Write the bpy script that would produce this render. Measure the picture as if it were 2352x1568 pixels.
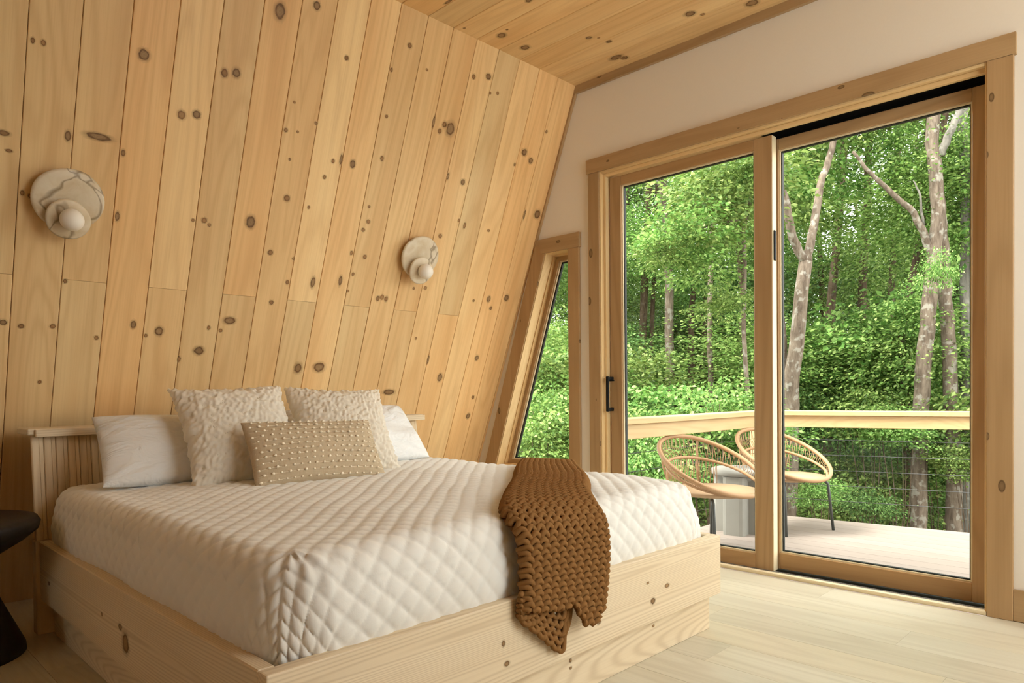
import bpy, bmesh, math, random
import numpy as np
from mathutils import Matrix, Vector, Euler, noise as mnoise

for _o in list(bpy.data.objects):
    bpy.data.objects.remove(_o)
SC = bpy.context.scene
COL = SC.collection
RND = random.Random(11)
NP = np.random.default_rng(7)

# ------------------------------------------------------------------ camera, world, sun, exposure
def set_camera():
    yaw, pitch, roll = math.radians(44.526), math.radians(-0.8777), math.radians(-0.5551)
    f = Vector((-math.sin(yaw)*math.cos(pitch), math.cos(yaw)*math.cos(pitch), math.sin(pitch)))
    r = Vector((math.cos(yaw), math.sin(yaw), 0)); u = r.cross(f)
    r2 = r*math.cos(roll) + u*math.sin(roll); u2 = -r*math.sin(roll) + u*math.cos(roll)
    cd = bpy.data.cameras.new('camera'); co = bpy.data.objects.new('camera', cd); COL.objects.link(co)
    m = Matrix.Identity(4)
    for i in range(3):
        m[i][0] = r2[i]; m[i][1] = u2[i]; m[i][2] = -f[i]
    m[0][3], m[1][3], m[2][3] = 0, 0, 0.85
    co.matrix_world = m
    cd.sensor_width = 36; cd.lens = 1612.12/2352*36; cd.shift_y = (923.3-784)/2352; cd.clip_start = 0.02; cd.clip_end = 300
    SC.camera = co
set_camera()

WORLD_STRENGTH = 7.5
SUN_STRENGTH = 14.0
EXPOSURE = -0.38
w = bpy.data.worlds.new('world'); SC.world = w; w.use_nodes = True
bg = w.node_tree.nodes['Background']; bg.inputs[0].default_value = (1.0, 0.99, 0.955, 1); bg.inputs[1].default_value = WORLD_STRENGTH
sd = bpy.data.lights.new('sun', 'SUN'); sd.energy = SUN_STRENGTH; sd.angle = math.radians(25); sd.color = (1, 0.97, 0.9)
so = bpy.data.objects.new('sun', sd); COL.objects.link(so)
so.rotation_euler = Vector((0.45, 0.55, -0.9)).to_track_quat('-Z', 'Y').to_euler()
SC.view_settings.view_transform = 'Standard'; SC.view_settings.look = 'None'
SC.view_settings.exposure = EXPOSURE; SC.view_settings.gamma = 1; SC.view_settings.use_curve_mapping = False
SC.cycles.max_bounces = 12; SC.cycles.diffuse_bounces = 6; SC.cycles.transparent_max_bounces = 24
SC.cycles.sample_clamp_indirect = 6; SC.cycles.use_denoising = True

# ------------------------------------------------------------------ node helpers and materials
class NT:
    def __init__(s, name):
        s.m = bpy.data.materials.new(name); s.m.use_nodes = True; s.t = s.m.node_tree
        s.b = s.t.nodes['Principled BSDF']; s.out = s.t.nodes['Material Output']
    def n(s, kind, **kw):
        x = s.t.nodes.new(kind)
        for k, v in kw.items(): setattr(x, k, v)
        return x
    def l(s, a, b): s.t.links.new(a, b)
    def math(s, op, a, b=None, clamp=False):
        x = s.n('ShaderNodeMath', operation=op); x.use_clamp = clamp
        for i, v in enumerate((a, b)):
            if v is None: continue
            if isinstance(v, (int, float)): x.inputs[i].default_value = v
            else: s.l(v, x.inputs[i])
        return x.outputs[0]
    def mix(s, fac, a, b, mode='MIX'):
        x = s.n('ShaderNodeMix', data_type='RGBA', blend_type=mode)
        for inp, v in ((x.inputs[0], fac), (x.inputs[6], a), (x.inputs[7], b)):
            if isinstance(v, (int, float)): inp.default_value = v
            elif isinstance(v, tuple): inp.default_value = v if len(v) == 4 else v+(1,)
            else: s.l(v, inp)
        return x.outputs[2]
    def ramp(s, fac, stops):
        x = s.n('ShaderNodeValToRGB'); e = x.color_ramp.elements
        while len(e) < len(stops): e.new(0.5)
        for el, (p, c) in zip(e, stops):
            el.position = p; el.color = c if len(c) == 4 else tuple(c)+(1,)
        s.l(fac, x.inputs[0]); return x.outputs[0]
    def noise(s, vec, scale, detail=3, rough=0.5, dist=0):
        x = s.n('ShaderNodeTexNoise'); x.inputs['Scale'].default_value = scale; x.inputs['Detail'].default_value = detail
        x.inputs['Roughness'].default_value = rough; x.inputs['Distortion'].default_value = dist
        if vec is not None: s.l(vec, x.inputs['Vector'])
        return x.outputs['Fac']
    def mapping(s, vec, scale):
        x = s.n('ShaderNodeMapping'); x.inputs['Scale'].default_value = scale; s.l(vec, x.inputs['Vector']); return x.outputs[0]
    def obj_coords(s, randomise=True):
        tc = s.n('ShaderNodeTexCoord').outputs['Object']
        if not randomise: return tc, None
        oi = s.n('ShaderNodeObjectInfo').outputs['Random']
        cx = s.n('ShaderNodeCombineXYZ')
        for i, k in enumerate((41.0, 67.0, 29.0)): s.l(s.math('MULTIPLY', oi, k), cx.inputs[i])
        va = s.n('ShaderNodeVectorMath', operation='ADD'); s.l(tc, va.inputs[0]); s.l(cx.outputs[0], va.inputs[1])
        return va.outputs[0], oi
    def bump(s, h, strength, dist=0.002):
        x = s.n('ShaderNodeBump'); x.inputs['Strength'].default_value = strength; x.inputs['Distance'].default_value = dist
        s.l(h, x.inputs['Height']); s.l(x.outputs[0], s.b.inputs['Normal'])
    def rough(s, v, spec=0.5):
        s.b.inputs['Roughness'].default_value = v; s.b.inputs['Specular IOR Level'].default_value = spec
    def color(s, c):
        if isinstance(c, tuple): s.b.inputs['Base Color'].default_value = c if len(c) == 4 else c+(1,)
        else: s.l(c, s.b.inputs['Base Color'])

def wood(name, light, mid, dark, axis=2, rough=0.45, var=0.16, grain=0.35, lines=26.0, spec=0.35, warm=(1.0, 0.86, 0.68), warm_amt=0.5, knots=False, contrast=1.0, fig=(5.0, 0.45)):
    t = NT(name); v, oi = t.obj_coords()
    def sc(across, along):
        q = [across]*3; q[axis] = along; return tuple(q)
    fig = t.noise(t.mapping(v, sc(*fig)), 1.0, 2, 0.4, 0.3)
    ln = t.math('SINE', t.math('MULTIPLY', fig, lines*6.28))
    ln = t.math('MULTIPLY', t.math('ADD', ln, 1.0), 0.5)
    ln = t.math('POWER', ln, 2.2)
    fine = t.noise(t.mapping(v, sc(170.0, 3.0)), 1.0, 3, 0.6)
    broad = t.noise(t.mapping(v, sc(9.0, 0.7)), 1.0, 3, 0.5)
    base = t.mix(t.ramp(broad, [(0.3, (0, 0, 0)), (0.72, (1, 1, 1))]), light, mid)
    base = t.mix(t.math('MULTIPLY', ln, grain), base, dark)
    base = t.mix(t.math('MULTIPLY', t.ramp(fine, [(0.45, (0, 0, 0)), (0.8, (1, 1, 1))]), 0.25*contrast), base, dark)
    r2 = t.math('FRACT', t.math('MULTIPLY', oi, 7.31)); r3 = t.math('FRACT', t.math('MULTIPLY', oi, 13.7))
    base = t.mix(t.math('MULTIPLY', t.math('POWER', r2, 1.5), warm_amt), base, t.mix(1.0, base, warm, 'MULTIPLY'))
    hsv = t.n('ShaderNodeHueSaturation'); t.l(base, hsv.inputs['Color'])
    t.l(t.math('ADD', t.math('MULTIPLY', r3, var*2), 1-var), hsv.inputs['Value'])
    col = hsv.outputs[0]
    if knots:
        sx = t.n('ShaderNodeSeparateXYZ'); t.l(v, sx.inputs[0]); cx = t.n('ShaderNodeCombineXYZ')
        t.l(t.math('MULTIPLY', sx.outputs[0 if axis == 2 else 2], 8.0), cx.inputs[0]); t.l(t.math('MULTIPLY', sx.outputs[axis], 4.0), cx.inputs[1])
        vo = t.n('ShaderNodeTexVoronoi', voronoi_dimensions='2D'); vo.inputs['Scale'].default_value = 1.0; t.l(cx.outputs[0], vo.inputs['Vector'])
        sep = t.n('ShaderNodeSeparateColor'); t.l(vo.outputs['Color'], sep.inputs[0])
        rad = t.math('MULTIPLY', sep.outputs[0], 0.10)
        k = t.ramp(t.math('DIVIDE', vo.outputs['Distance'], t.math('ADD', rad, 0.012)), [(0.0, (0.55, 0.55, 0.55)), (0.55, (0.7, 0.7, 0.7)), (0.78, (1, 1, 1)), (1.0, (0, 0, 0))])
        keep = t.math('GREATER_THAN', sep.outputs[1], 0.50)
        col = t.mix(t.math('MULTIPLY', k, keep), col, tuple(c*0.42 for c in dark))
    t.color(col); t.rough(rough, spec)
    t.bump(t.math('ADD', ln, fine), 0.08, 0.001)
    return t.m

def plain(name, col, rough=0.5, spec=0.5, metal=0.0, var=0.0, nscale=30.0, bump=0.0):
    t = NT(name); t.rough(rough, spec); t.b.inputs['Metallic'].default_value = metal
    v, _ = t.obj_coords(False)
    nz = t.noise(v, nscale, 4, 0.6)
    if var:
        t.color(t.mix(nz, tuple(c*(1-var) for c in col), tuple(min(1, c*(1+var)) for c in col)))
    else: t.color(col)
    if bump: t.bump(nz, bump, 0.002)
    return t.m

M = {}
M['pine'] = wood('pine_wall_board', (0.85, 0.64, 0.34), (0.76, 0.51, 0.245), (0.52, 0.30, 0.12), 2, 0.42, 0.10, 0.22, 14.0, warm=(1.0, 0.82, 0.66), warm_amt=0.75)
M['pine_x'] = wood('pine_ceiling_board', (0.85, 0.64, 0.34), (0.76, 0.51, 0.245), (0.52, 0.30, 0.12), 0, 0.42, 0.11, 0.22, 14.0, warm=(1.0, 0.84, 0.66), warm_amt=0.6)
M['trim_z'] = wood('pine_trim_upright', (0.45, 0.305, 0.16), (0.40, 0.26, 0.13), (0.25, 0.14, 0.055), 2, 0.4, 0.05, 0.22, 10.0, knots=True)
M['trim_x'] = wood('pine_trim_level', (0.45, 0.305, 0.16), (0.40, 0.26, 0.13), (0.25, 0.14, 0.055), 0, 0.4, 0.05, 0.22, 10.0, knots=True)
M['sash_z'] = wood('clear_sash_upright', (0.45, 0.295, 0.15), (0.39, 0.245, 0.115), (0.25, 0.135, 0.055), 2, 0.4, 0.04, 0.30, 12.0)
M['sash_x'] = wood('clear_sash_level', (0.45, 0.295, 0.15), (0.39, 0.245, 0.115), (0.25, 0.135, 0.055), 0, 0.4, 0.04, 0.30, 12.0)
M['jamb_z'] = wood('pale_jamb_upright', (0.76, 0.57, 0.31), (0.70, 0.50, 0.25), (0.50, 0.31, 0.13), 2, 0.4, 0.04, 0.2, 10.0)
M['jamb_x'] = wood('pale_jamb_level', (0.76, 0.57, 0.31), (0.70, 0.50, 0.25), (0.50, 0.31, 0.13), 0, 0.4, 0.04, 0.2, 10.0)
M['bed_y'] = wood('raw_pine_bed_crosswise', (0.77, 0.66, 0.485), (0.71, 0.585, 0.405), (0.52, 0.40, 0.255), 1, 0.6, 0.03, 0.50, 120.0, warm_amt=0.12, fig=(2.6, 0.16))
M['bed_x'] = wood('raw_pine_bed_lengthwise', (0.77, 0.66, 0.485), (0.71, 0.585, 0.405), (0.52, 0.40, 0.255), 0, 0.6, 0.03, 0.50, 120.0, warm_amt=0.12, fig=(2.6, 0.16))
M['bed_z'] = wood('raw_pine_slat', (0.78, 0.645, 0.45), (0.70, 0.555, 0.365), (0.50, 0.36, 0.21), 2, 0.6, 0.10, 0.35, 20.0, warm_amt=0.35)
M['floor'] = wood('oak_floor_plank', (0.61, 0.57, 0.46), (0.545, 0.50, 0.385), (0.39, 0.33, 0.24), 0, 0.38, 0.07, 0.25, 12.0, warm_amt=0.3, spec=0.45)
M['rail_y'] = wood('railing_pine_y', (0.50, 0.36, 0.19), (0.46, 0.315, 0.155), (0.35, 0.22, 0.095), 1, 0.6, 0.04, 0.3, 14.0, warm_amt=0.2)
M['rail_x'] = wood('railing_pine_x', (0.50, 0.36, 0.19), (0.46, 0.315, 0.155), (0.35, 0.22, 0.095), 0, 0.6, 0.04, 0.3, 14.0, warm_amt=0.2)
M['deck'] = wood('deck_board', (0.265, 0.22, 0.19), (0.245, 0.20, 0.172), (0.19, 0.153, 0.127), 0, 0.7, 0.05, 0.12, 20.0, warm_amt=0.15, spec=0.2)
M['black_wood'] = wood('black_stained_wood', (0.022, 0.018, 0.015), (0.016, 0.013, 0.011), (0.008, 0.007, 0.006), 2, 0.45, 0.03, 0.3, 14.0, spec=0.3)
M['drywall'] = plain('white_painted_drywall', (0.78, 0.725, 0.64), 0.85, 0.2, 0, 0.02, 120, 0.04)
M['backing'] = plain('dark_seam_backing', (0.10, 0.055, 0.02), 0.9, 0.1)
M['black'] = plain('black_metal', (0.010, 0.010, 0.010), 0.6, 0.15)
M['gasket'] = plain('black_gasket', (0.018, 0.022, 0.02), 0.6, 0.3)
M['alu'] = plain('grey_aluminium_track', (0.55, 0.55, 0.53), 0.35, 0.5, 0.8)
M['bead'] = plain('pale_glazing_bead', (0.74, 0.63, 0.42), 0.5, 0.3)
M['steel_dark'] = plain('dark_grey_steel', (0.035, 0.04, 0.038), 0.4, 0.5)
M['cable'] = plain('dark_cable', (0.03, 0.03, 0.03), 0.4, 0.5)
def linen():
    t = NT('white_cotton'); v, _ = t.obj_coords(True); t.color((0.78, 0.785, 0.785)); t.rough(0.9, 0.12)
    a = t.noise(t.mapping(v, (7, 16, 7)), 1.0, 3, 0.55, 1.6); b = t.noise(v, 90.0, 2)
    t.bump(t.math('ADD', a, t.math('MULTIPLY', b, 0.03)), 0.55, 0.03); return t.m
M['linen'] = linen()
M['concrete'] = plain('pale_concrete', (0.22, 0.21, 0.185), 0.85, 0.2, 0, 0.10, 14, 0.15)
M['rattan'] = plain('tan_rattan', (0.34, 0.195, 0.095), 0.55, 0.35, 0, 0.12, 60, 0.1)
M['seat'] = plain('tan_woven_seat', (0.38, 0.25, 0.145), 0.7, 0.2, 0, 0.14, 160, 0.2)
M['knit'] = plain('brown_knit_yarn', (0.255, 0.128, 0.046), 0.95, 0.05, 0, 0.12, 220, 0.25)
def fleece():
    t = NT('cream_fleece'); v, _ = t.obj_coords(False); c = t.mix(t.noise(v, 14.0, 3), (0.91, 0.85, 0.745), (0.95, 0.91, 0.83)); t.color(c); t.rough(0.95, 0.03)
    tl = t.n('ShaderNodeBsdfTranslucent'); t.l(c, tl.inputs[0]); mx = t.n('ShaderNodeMixShader'); mx.inputs[0].default_value = 0.4
    t.l(t.b.outputs[0], mx.inputs[1]); t.l(tl.outputs[0], mx.inputs[2]); t.l(mx.outputs[0], t.out.inputs[0]); return t.m
M['fluff'] = fleece()
M['thread'] = plain('cream_thread', (0.84, 0.75, 0.60), 0.9, 0.1)
M['ground'] = plain('forest_floor', (0.10, 0.085, 0.04), 0.95, 0.1, 0, 0.5, 3, 0.3)
M['globe'] = plain('frosted_globe', (0.86, 0.82, 0.74), 0.35, 0.4)

def quilt_material():
    t = NT('white_quilted_velvet'); v, _ = t.obj_coords(False)
    a = t.noise(t.mapping(v, (60, 60, 60)), 1.0, 3, 0.6); b = t.noise(v, 6.0, 2)
    t.color(t.mix(b, (0.76, 0.75, 0.715), (0.82, 0.815, 0.79))); t.rough(0.85, 0.15)
    t.b.inputs['Sheen Weight'].default_value = 0.25
    t.bump(a, 0.18, 0.002); return t.m
M['quilt'] = quilt_material()

def lumbar_material():
    t = NT('beige_woven_cotton'); v, _ = t.obj_coords(False)
    a = t.noise(t.mapping(v, (260, 40, 40)), 1.0, 3, 0.6); b = t.noise(t.mapping(v, (40, 260, 40)), 1.0, 3, 0.6)
    t.color(t.mix(t.math('MULTIPLY', t.math('ADD', a, b), 0.5), (0.40, 0.31, 0.205), (0.60, 0.49, 0.345))); t.rough(0.9, 0.1)
    t.bump(t.math('ADD', a, b), 0.3, 0.001); return t.m
M['lumbar'] = lumbar_material()

def alabaster():
    t = NT('veined_alabaster'); v, oi = t.obj_coords()
    n1 = t.noise(v, 9.0, 4, 0.6, 1.2); n2 = t.noise(v, 4.0, 3, 0.5, 0.8)
    base = t.mix(t.ramp(n1, [(0.35, (0, 0, 0)), (0.7, (1, 1, 1))]), (0.72, 0.64, 0.50), (0.60, 0.48, 0.31))
    vein = t.ramp(t.math('ABSOLUTE', t.math('SUBTRACT', n2, 0.5)), [(0.0, (1, 1, 1)), (0.022, (0, 0, 0))])
    t.color(t.mix(t.math('MULTIPLY', vein, 0.8), base, (0.20, 0.13, 0.06))); t.rough(0.35, 0.45)
    t.b.inputs['Subsurface Weight'].default_value = 0.15; t.b.inputs['Subsurface Radius'].default_value = (0.02, 0.015, 0.01)
    return t.m
M['alabaster'] = alabaster()

def glass():
    t = NT('window_glass'); t.t.nodes.remove(t.b)
    tr = t.n('ShaderNodeBsdfTransparent'); tr.inputs[0].default_value = (0.96, 0.98, 0.97, 1)
    gl = t.n('ShaderNodeBsdfGlossy'); gl.inputs['Roughness'].default_value = 0.0
    fr = t.n('ShaderNodeFresnel'); fr.inputs[0].default_value = 1.35
    bf = t.n('ShaderNodeNewGeometry').outputs['Backfacing']
    mx = t.n('ShaderNodeMixShader'); t.l(t.math('MULTIPLY', fr.outputs[0], t.math('SUBTRACT', 1.0, bf)), mx.inputs[0]); t.l(tr.outputs[0], mx.inputs[1]); t.l(gl.outputs[0], mx.inputs[2])
    t.l(mx.outputs[0], t.out.inputs[0]); return t.m
M['glass'] = glass()

def knot_material(name, core, ring):
    t = NT(name); v, oi = t.obj_coords(False)
    ln = t.n('ShaderNodeVectorMath', operation='LENGTH'); t.l(v, ln.inputs[0])
    rnd = t.n('ShaderNodeObjectInfo').outputs['Random']
    va, _ = t.obj_coords(True)
    nz = t.noise(va, 2.5, 3, 0.6)
    r = t.math('ADD', ln.outputs['Value'], t.math('MULTIPLY', t.math('SUBTRACT', nz, 0.5), 0.34))
    rings = t.math('MULTIPLY', t.math('ADD', t.math('SINE', t.math('MULTIPLY', r, 34.0)), 1.0), 0.5)
    c = t.mix(t.math('MULTIPLY', rings, 0.35), core, ring)
    c = t.mix(t.ramp(r, [(0.28, (0, 0, 0)), (0.44, (1, 1, 1)), (0.52, (1, 1, 1)), (0.62, (0, 0, 0))]), c, ring)
    c = t.mix(t.math('MULTIPLY', rnd, 0.6), c, t.mix(1.0, c, (0.55, 0.5, 0.45), 'MULTIPLY'))
    t.color(c); t.rough(0.5, 0.3)
    t.l(t.ramp(r, [(0.46, (0.95, 0.95, 0.95)), (0.58, (0.30, 0.30, 0.30)), (0.92, (0, 0, 0))]), t.b.inputs['Alpha'])
    return t.m
M['knot'] = knot_material('pine_knot', (0.44, 0.255, 0.105), (0.26, 0.125, 0.045))
M['knot_grey'] = knot_material('grey_pine_knot', (0.42, 0.27, 0.13), (0.21, 0.11, 0.045))

def leaf_material(name, cols, trans=0.35):
    t = NT(name)
    g = t.n('ShaderNodeNewGeometry'); oi = t.n('ShaderNodeObjectInfo').outputs['Random']
    c = t.ramp(g.outputs['Random Per Island'], [(i/(len(cols)-1), q) for i, q in enumerate(cols)])
    hsv = t.n('ShaderNodeHueSaturation'); t.l(c, hsv.inputs['Color'])
    t.l(t.math('ADD', t.math('MULTIPLY', oi, 0.04), 0.48), hsv.inputs['Hue'])
    t.l(t.math('ADD', t.math('MULTIPLY', oi, 0.5), 0.75), hsv.inputs['Value'])
    t.color(hsv.outputs[0]); t.rough(0.5, 0.3)
    tl = t.n('ShaderNodeBsdfTranslucent'); t.l(hsv.outputs[0], tl.inputs[0])
    mx = t.n('ShaderNodeMixShader'); mx.inputs[0].default_value = trans
    t.l(t.b.outputs[0], mx.inputs[1]); t.l(tl.outputs[0], mx.inputs[2]); t.l(mx.outputs[0], t.out.inputs[0])
    return t.m
M['leaf'] = leaf_material('green_leaf', [(0.065, 0.14, 0.028), (0.13, 0.24, 0.05), (0.225, 0.355, 0.085), (0.38, 0.50, 0.16)])
M['leaf_bright'] = leaf_material('yellow_green_leaf', [(0.26, 0.38, 0.06), (0.42, 0.53, 0.10), (0.57, 0.65, 0.165), (0.68, 0.73, 0.26)], 0.5)
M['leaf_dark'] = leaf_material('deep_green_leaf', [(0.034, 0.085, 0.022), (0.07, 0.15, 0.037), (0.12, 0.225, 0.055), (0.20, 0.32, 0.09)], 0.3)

def bark(name, a, b, lichen):
    t = NT(name); v, _ = t.obj_coords()
    n1 = t.noise(t.mapping(v, (22, 22, 5)), 1.0, 4, 0.65); n2 = t.noise(v, 14.0, 3, 0.5)
    c = t.mix(t.ramp(n1, [(0.35, (0, 0, 0)), (0.65, (1, 1, 1))]), a, b)
    c = t.mix(t.math('MULTIPLY', t.ramp(n2, [(0.56, (0, 0, 0)), (0.64, (1, 1, 1))]), lichen), c, (0.34, 0.32, 0.275))
    t.color(c); t.rough(0.9, 0.1); t.bump(n1, 0.8, 0.02); return t.m
M['bark'] = bark('pale_lichened_bark', (0.085, 0.062, 0.046), (0.20, 0.155, 0.118), 0.55)
M['bark_dark'] = bark('dark_brown_bark', (0.05, 0.033, 0.022), (0.13, 0.09, 0.06), 0.15)
M['bark_grey'] = bark('grey_smooth_bark', (0.11, 0.10, 0.085), (0.20, 0.18, 0.155), 0.4)

# ------------------------------------------------------------------ object helpers
def mesh_from(verts, faces, smooth=False, name='mesh'):
    me = bpy.data.meshes.new(name)
    me.from_pydata([tuple(v) for v in verts] if not isinstance(verts, np.ndarray) else verts.tolist(), [], faces if isinstance(faces, list) else faces.tolist())
    if smooth: me.polygons.foreach_set('use_smooth', [True]*len(me.polygons))
    me.update(); return me
def add(name, me, mat=None, parent=None, loc=None, rot=None, scale=None, world=False):
    o = bpy.data.objects.new(name, me); COL.objects.link(o)
    if mat is not None and me is not None and len(me.materials) == 0: me.materials.append(M[mat] if isinstance(mat, str) else mat)
    if loc is not None: o.location = loc
    if rot is not None: o.rotation_euler = rot
    if scale is not None: o.scale = scale
    if parent is not None:
        o.parent = parent
        if world: o.matrix_parent_inverse = parent.matrix_basis.inverted()
    return o
def tag(o, label, cat, group=None, kind=None):
    o['label'] = label; o['category'] = cat
    if group: o['group'] = group
    if kind: o['kind'] = kind
    return o
def empty(name, loc=(0, 0, 0), rot=(0, 0, 0), parent=None):
    o = bpy.data.objects.new(name, None); COL.objects.link(o); o.location = loc; o.rotation_euler = rot
    o.empty_display_size = 0.1
    if parent is not None: o.parent = parent
    return o
def copy_part(o, parent, name=None):
    c = o.copy(); COL.objects.link(c); c.parent = parent; return c
BOXF = [(0, 1, 3, 2), (4, 6, 7, 5), (0, 4, 5, 1), (2, 3, 7, 6), (0, 2, 6, 4), (1, 5, 7, 3)]
def box_mesh(x0, x1, y0, y1, z0, z1, bevel=0.0):
    vs = [(x, y, z) for x in (x0, x1) for y in (y0, y1) for z in (z0, z1)]
    me = mesh_from(vs, BOXF)
    bm = bmesh.new(); bm.from_mesh(me); bmesh.ops.recalc_face_normals(bm, faces=bm.faces)
    if bevel: bmesh.ops.bevel(bm, geom=bm.edges[:], offset=bevel, segments=2 if bevel > 0.003 else 1, affect='EDGES', profile=0.6)
    bm.to_mesh(me); bm.free(); return me
def box(name, x0, x1, y0, y1, z0, z1, mat, parent=None, bevel=0.0015, world=True):
    return add(name, box_mesh(x0, x1, y0, y1, z0, z1, bevel), mat, parent, world=world)
def prism(poly, d0, d1, axis=1, bevel=0.0):
    """poly: 2D points; extruded from d0 to d1 along axis (1: points are x,z; 0: y,z; 2: x,y)."""
    n = len(poly); vs = []
    for d in (d0, d1):
        for a, b in poly:
            vs.append((a, d, b) if axis == 1 else ((d, a, b) if axis == 0 else (a, b, d)))
    fs = [tuple(range(n)), tuple(range(2*n-1, n-1, -1))] + [(i, i+n, (i+1) % n+n, (i+1) % n) for i in range(n)]
    me = mesh_from(vs, fs); bm = bmesh.new(); bm.from_mesh(me); bmesh.ops.recalc_face_normals(bm, faces=bm.faces)
    if bevel: bmesh.ops.bevel(bm, geom=bm.edges[:], offset=bevel, segments=1, affect='EDGES')
    bm.to_mesh(me); bm.free(); return me
def joined(meshes):
    bm = bmesh.new()
    for m in meshes: bm.from_mesh(m)
    me = bpy.data.meshes.new('mesh'); bm.to_mesh(me); bm.free(); return me
def tube(pts, radii, sides=8, closed=False, cap=True):
    P = [Vector(p) for p in pts]; n = len(P)
    if not hasattr(radii, '__len__'): radii = [radii]*n
    vs, fs = [], []; ref = None
    for i in range(n):
        if closed: d = P[(i+1) % n]-P[i-1]
        else: d = P[min(i+1, n-1)]-P[max(i-1, 0)]
        d.normalize()
        if ref is None:
            ref = d.orthogonal().normalized()
        ref = (ref-d*ref.dot(d)).normalized(); bi = d.cross(ref)
        for k in range(sides):
            a = 2*math.pi*k/sides; vs.append(P[i]+(ref*math.cos(a)+bi*math.sin(a))*radii[i])
    segs = n if closed else n-1
    if closed:
        # best twist match at the closing seam
        last, first = vs[(n-1)*sides:n*sides], vs[0:sides]
        off = min(range(sides), key=lambda o: sum((last[k]-first[(k+o) % sides]).length for k in range(sides)))
    for i in range(segs):
        o = off if (closed and i == n-1) else 0
        for k in range(sides):
            a, b = i*sides+k, i*sides+(k+1) % sides
            j = (i+1) % n
            fs.append((a, b, j*sides+(k+1+o) % sides, j*sides+(k+o) % sides))
    if cap and not closed:
        fs.append(tuple(range(sides-1, -1, -1))); fs.append(tuple(range((n-1)*sides, n*sides)))
    return [tuple(v) for v in vs], fs
def tube_mesh(pts, radii, sides=8, closed=False, cap=True): 
    v, f = tube(pts, radii, sides, closed, cap); return mesh_from(v, f, True)
def multi_tube(lst, sides=6):
    V, F = [], []
    for pts, r in lst:
        v, f = tube(pts, r, sides); o = len(V); V += v; F += [tuple(i+o for i in q) for q in f]
    return mesh_from(V, F, True)
def lathe(prof, seg=40):
    vs, fs = [], []; n = len(prof)
    for k in range(seg):
        a = 2*math.pi*k/seg
        for r, z in prof: vs.append((r*math.cos(a), r*math.sin(a), z))
    for k in range(seg):
        for i in range(n-1):
            a, b = k*n+i, ((k+1) % seg)*n+i; fs.append((a, b, b+1, a+1))
    me = mesh_from(vs, fs, True)
    bm = bmesh.new(); bm.from_mesh(me); bmesh.ops.remove_doubles(bm, verts=bm.verts, dist=1e-6); bmesh.ops.recalc_face_normals(bm, faces=bm.faces)
    for f in bm.faces: f.smooth = True
    bm.to_mesh(me); bm.free(); return me

# ------------------------------------------------------------------ room shell
TAN = 0.392; TH = math.atan(TAN); CT = math.cos(TH)
CZ = 2.551                       # ceiling height
XF = -2.501 - TAN*CZ             # slanted wall foot at the floor
YW = 3.09                        # inner face of the far (glazed) wall
YB = -4.2                        # back wall
XC = -1.4556                     # centre line of the house
BW = 0.1491                      # board width
def slant_x(z): return XF + TAN*z
def mir(x): return 2*XC - x + 0.85      # the far side of the room, out of view
LS = CZ/CT

def disc_mesh(axis):
    n = 18; vs = [(0, 0, 0)]
    for k in range(n):
        a = 2*math.pi*k/n; c, s = math.cos(a), math.sin(a)
        vs.append({0: (0, c, s), 1: (c, 0, s), 2: (c, s, 0)}[axis])
    fs = []
    for k in range(n):
        q = (0, 1+k, 1+(k+1) % n)
        fs.append(q if axis != 1 else q[::-1])
    if axis == 2: fs = [f[::-1] for f in fs]
    return mesh_from(vs, fs)
KNOT = {0: disc_mesh(0), 1: disc_mesh(1), 2: disc_mesh(2)}
KNOTG = {0: disc_mesh(0), 1: disc_mesh(1), 2: disc_mesh(2)}
def knot(parent, axis, loc, scale, grey=False):
    return add('knot', (KNOTG if grey else KNOT)[axis], 'knot_grey' if grey else 'knot', parent, loc, None, scale)

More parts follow.
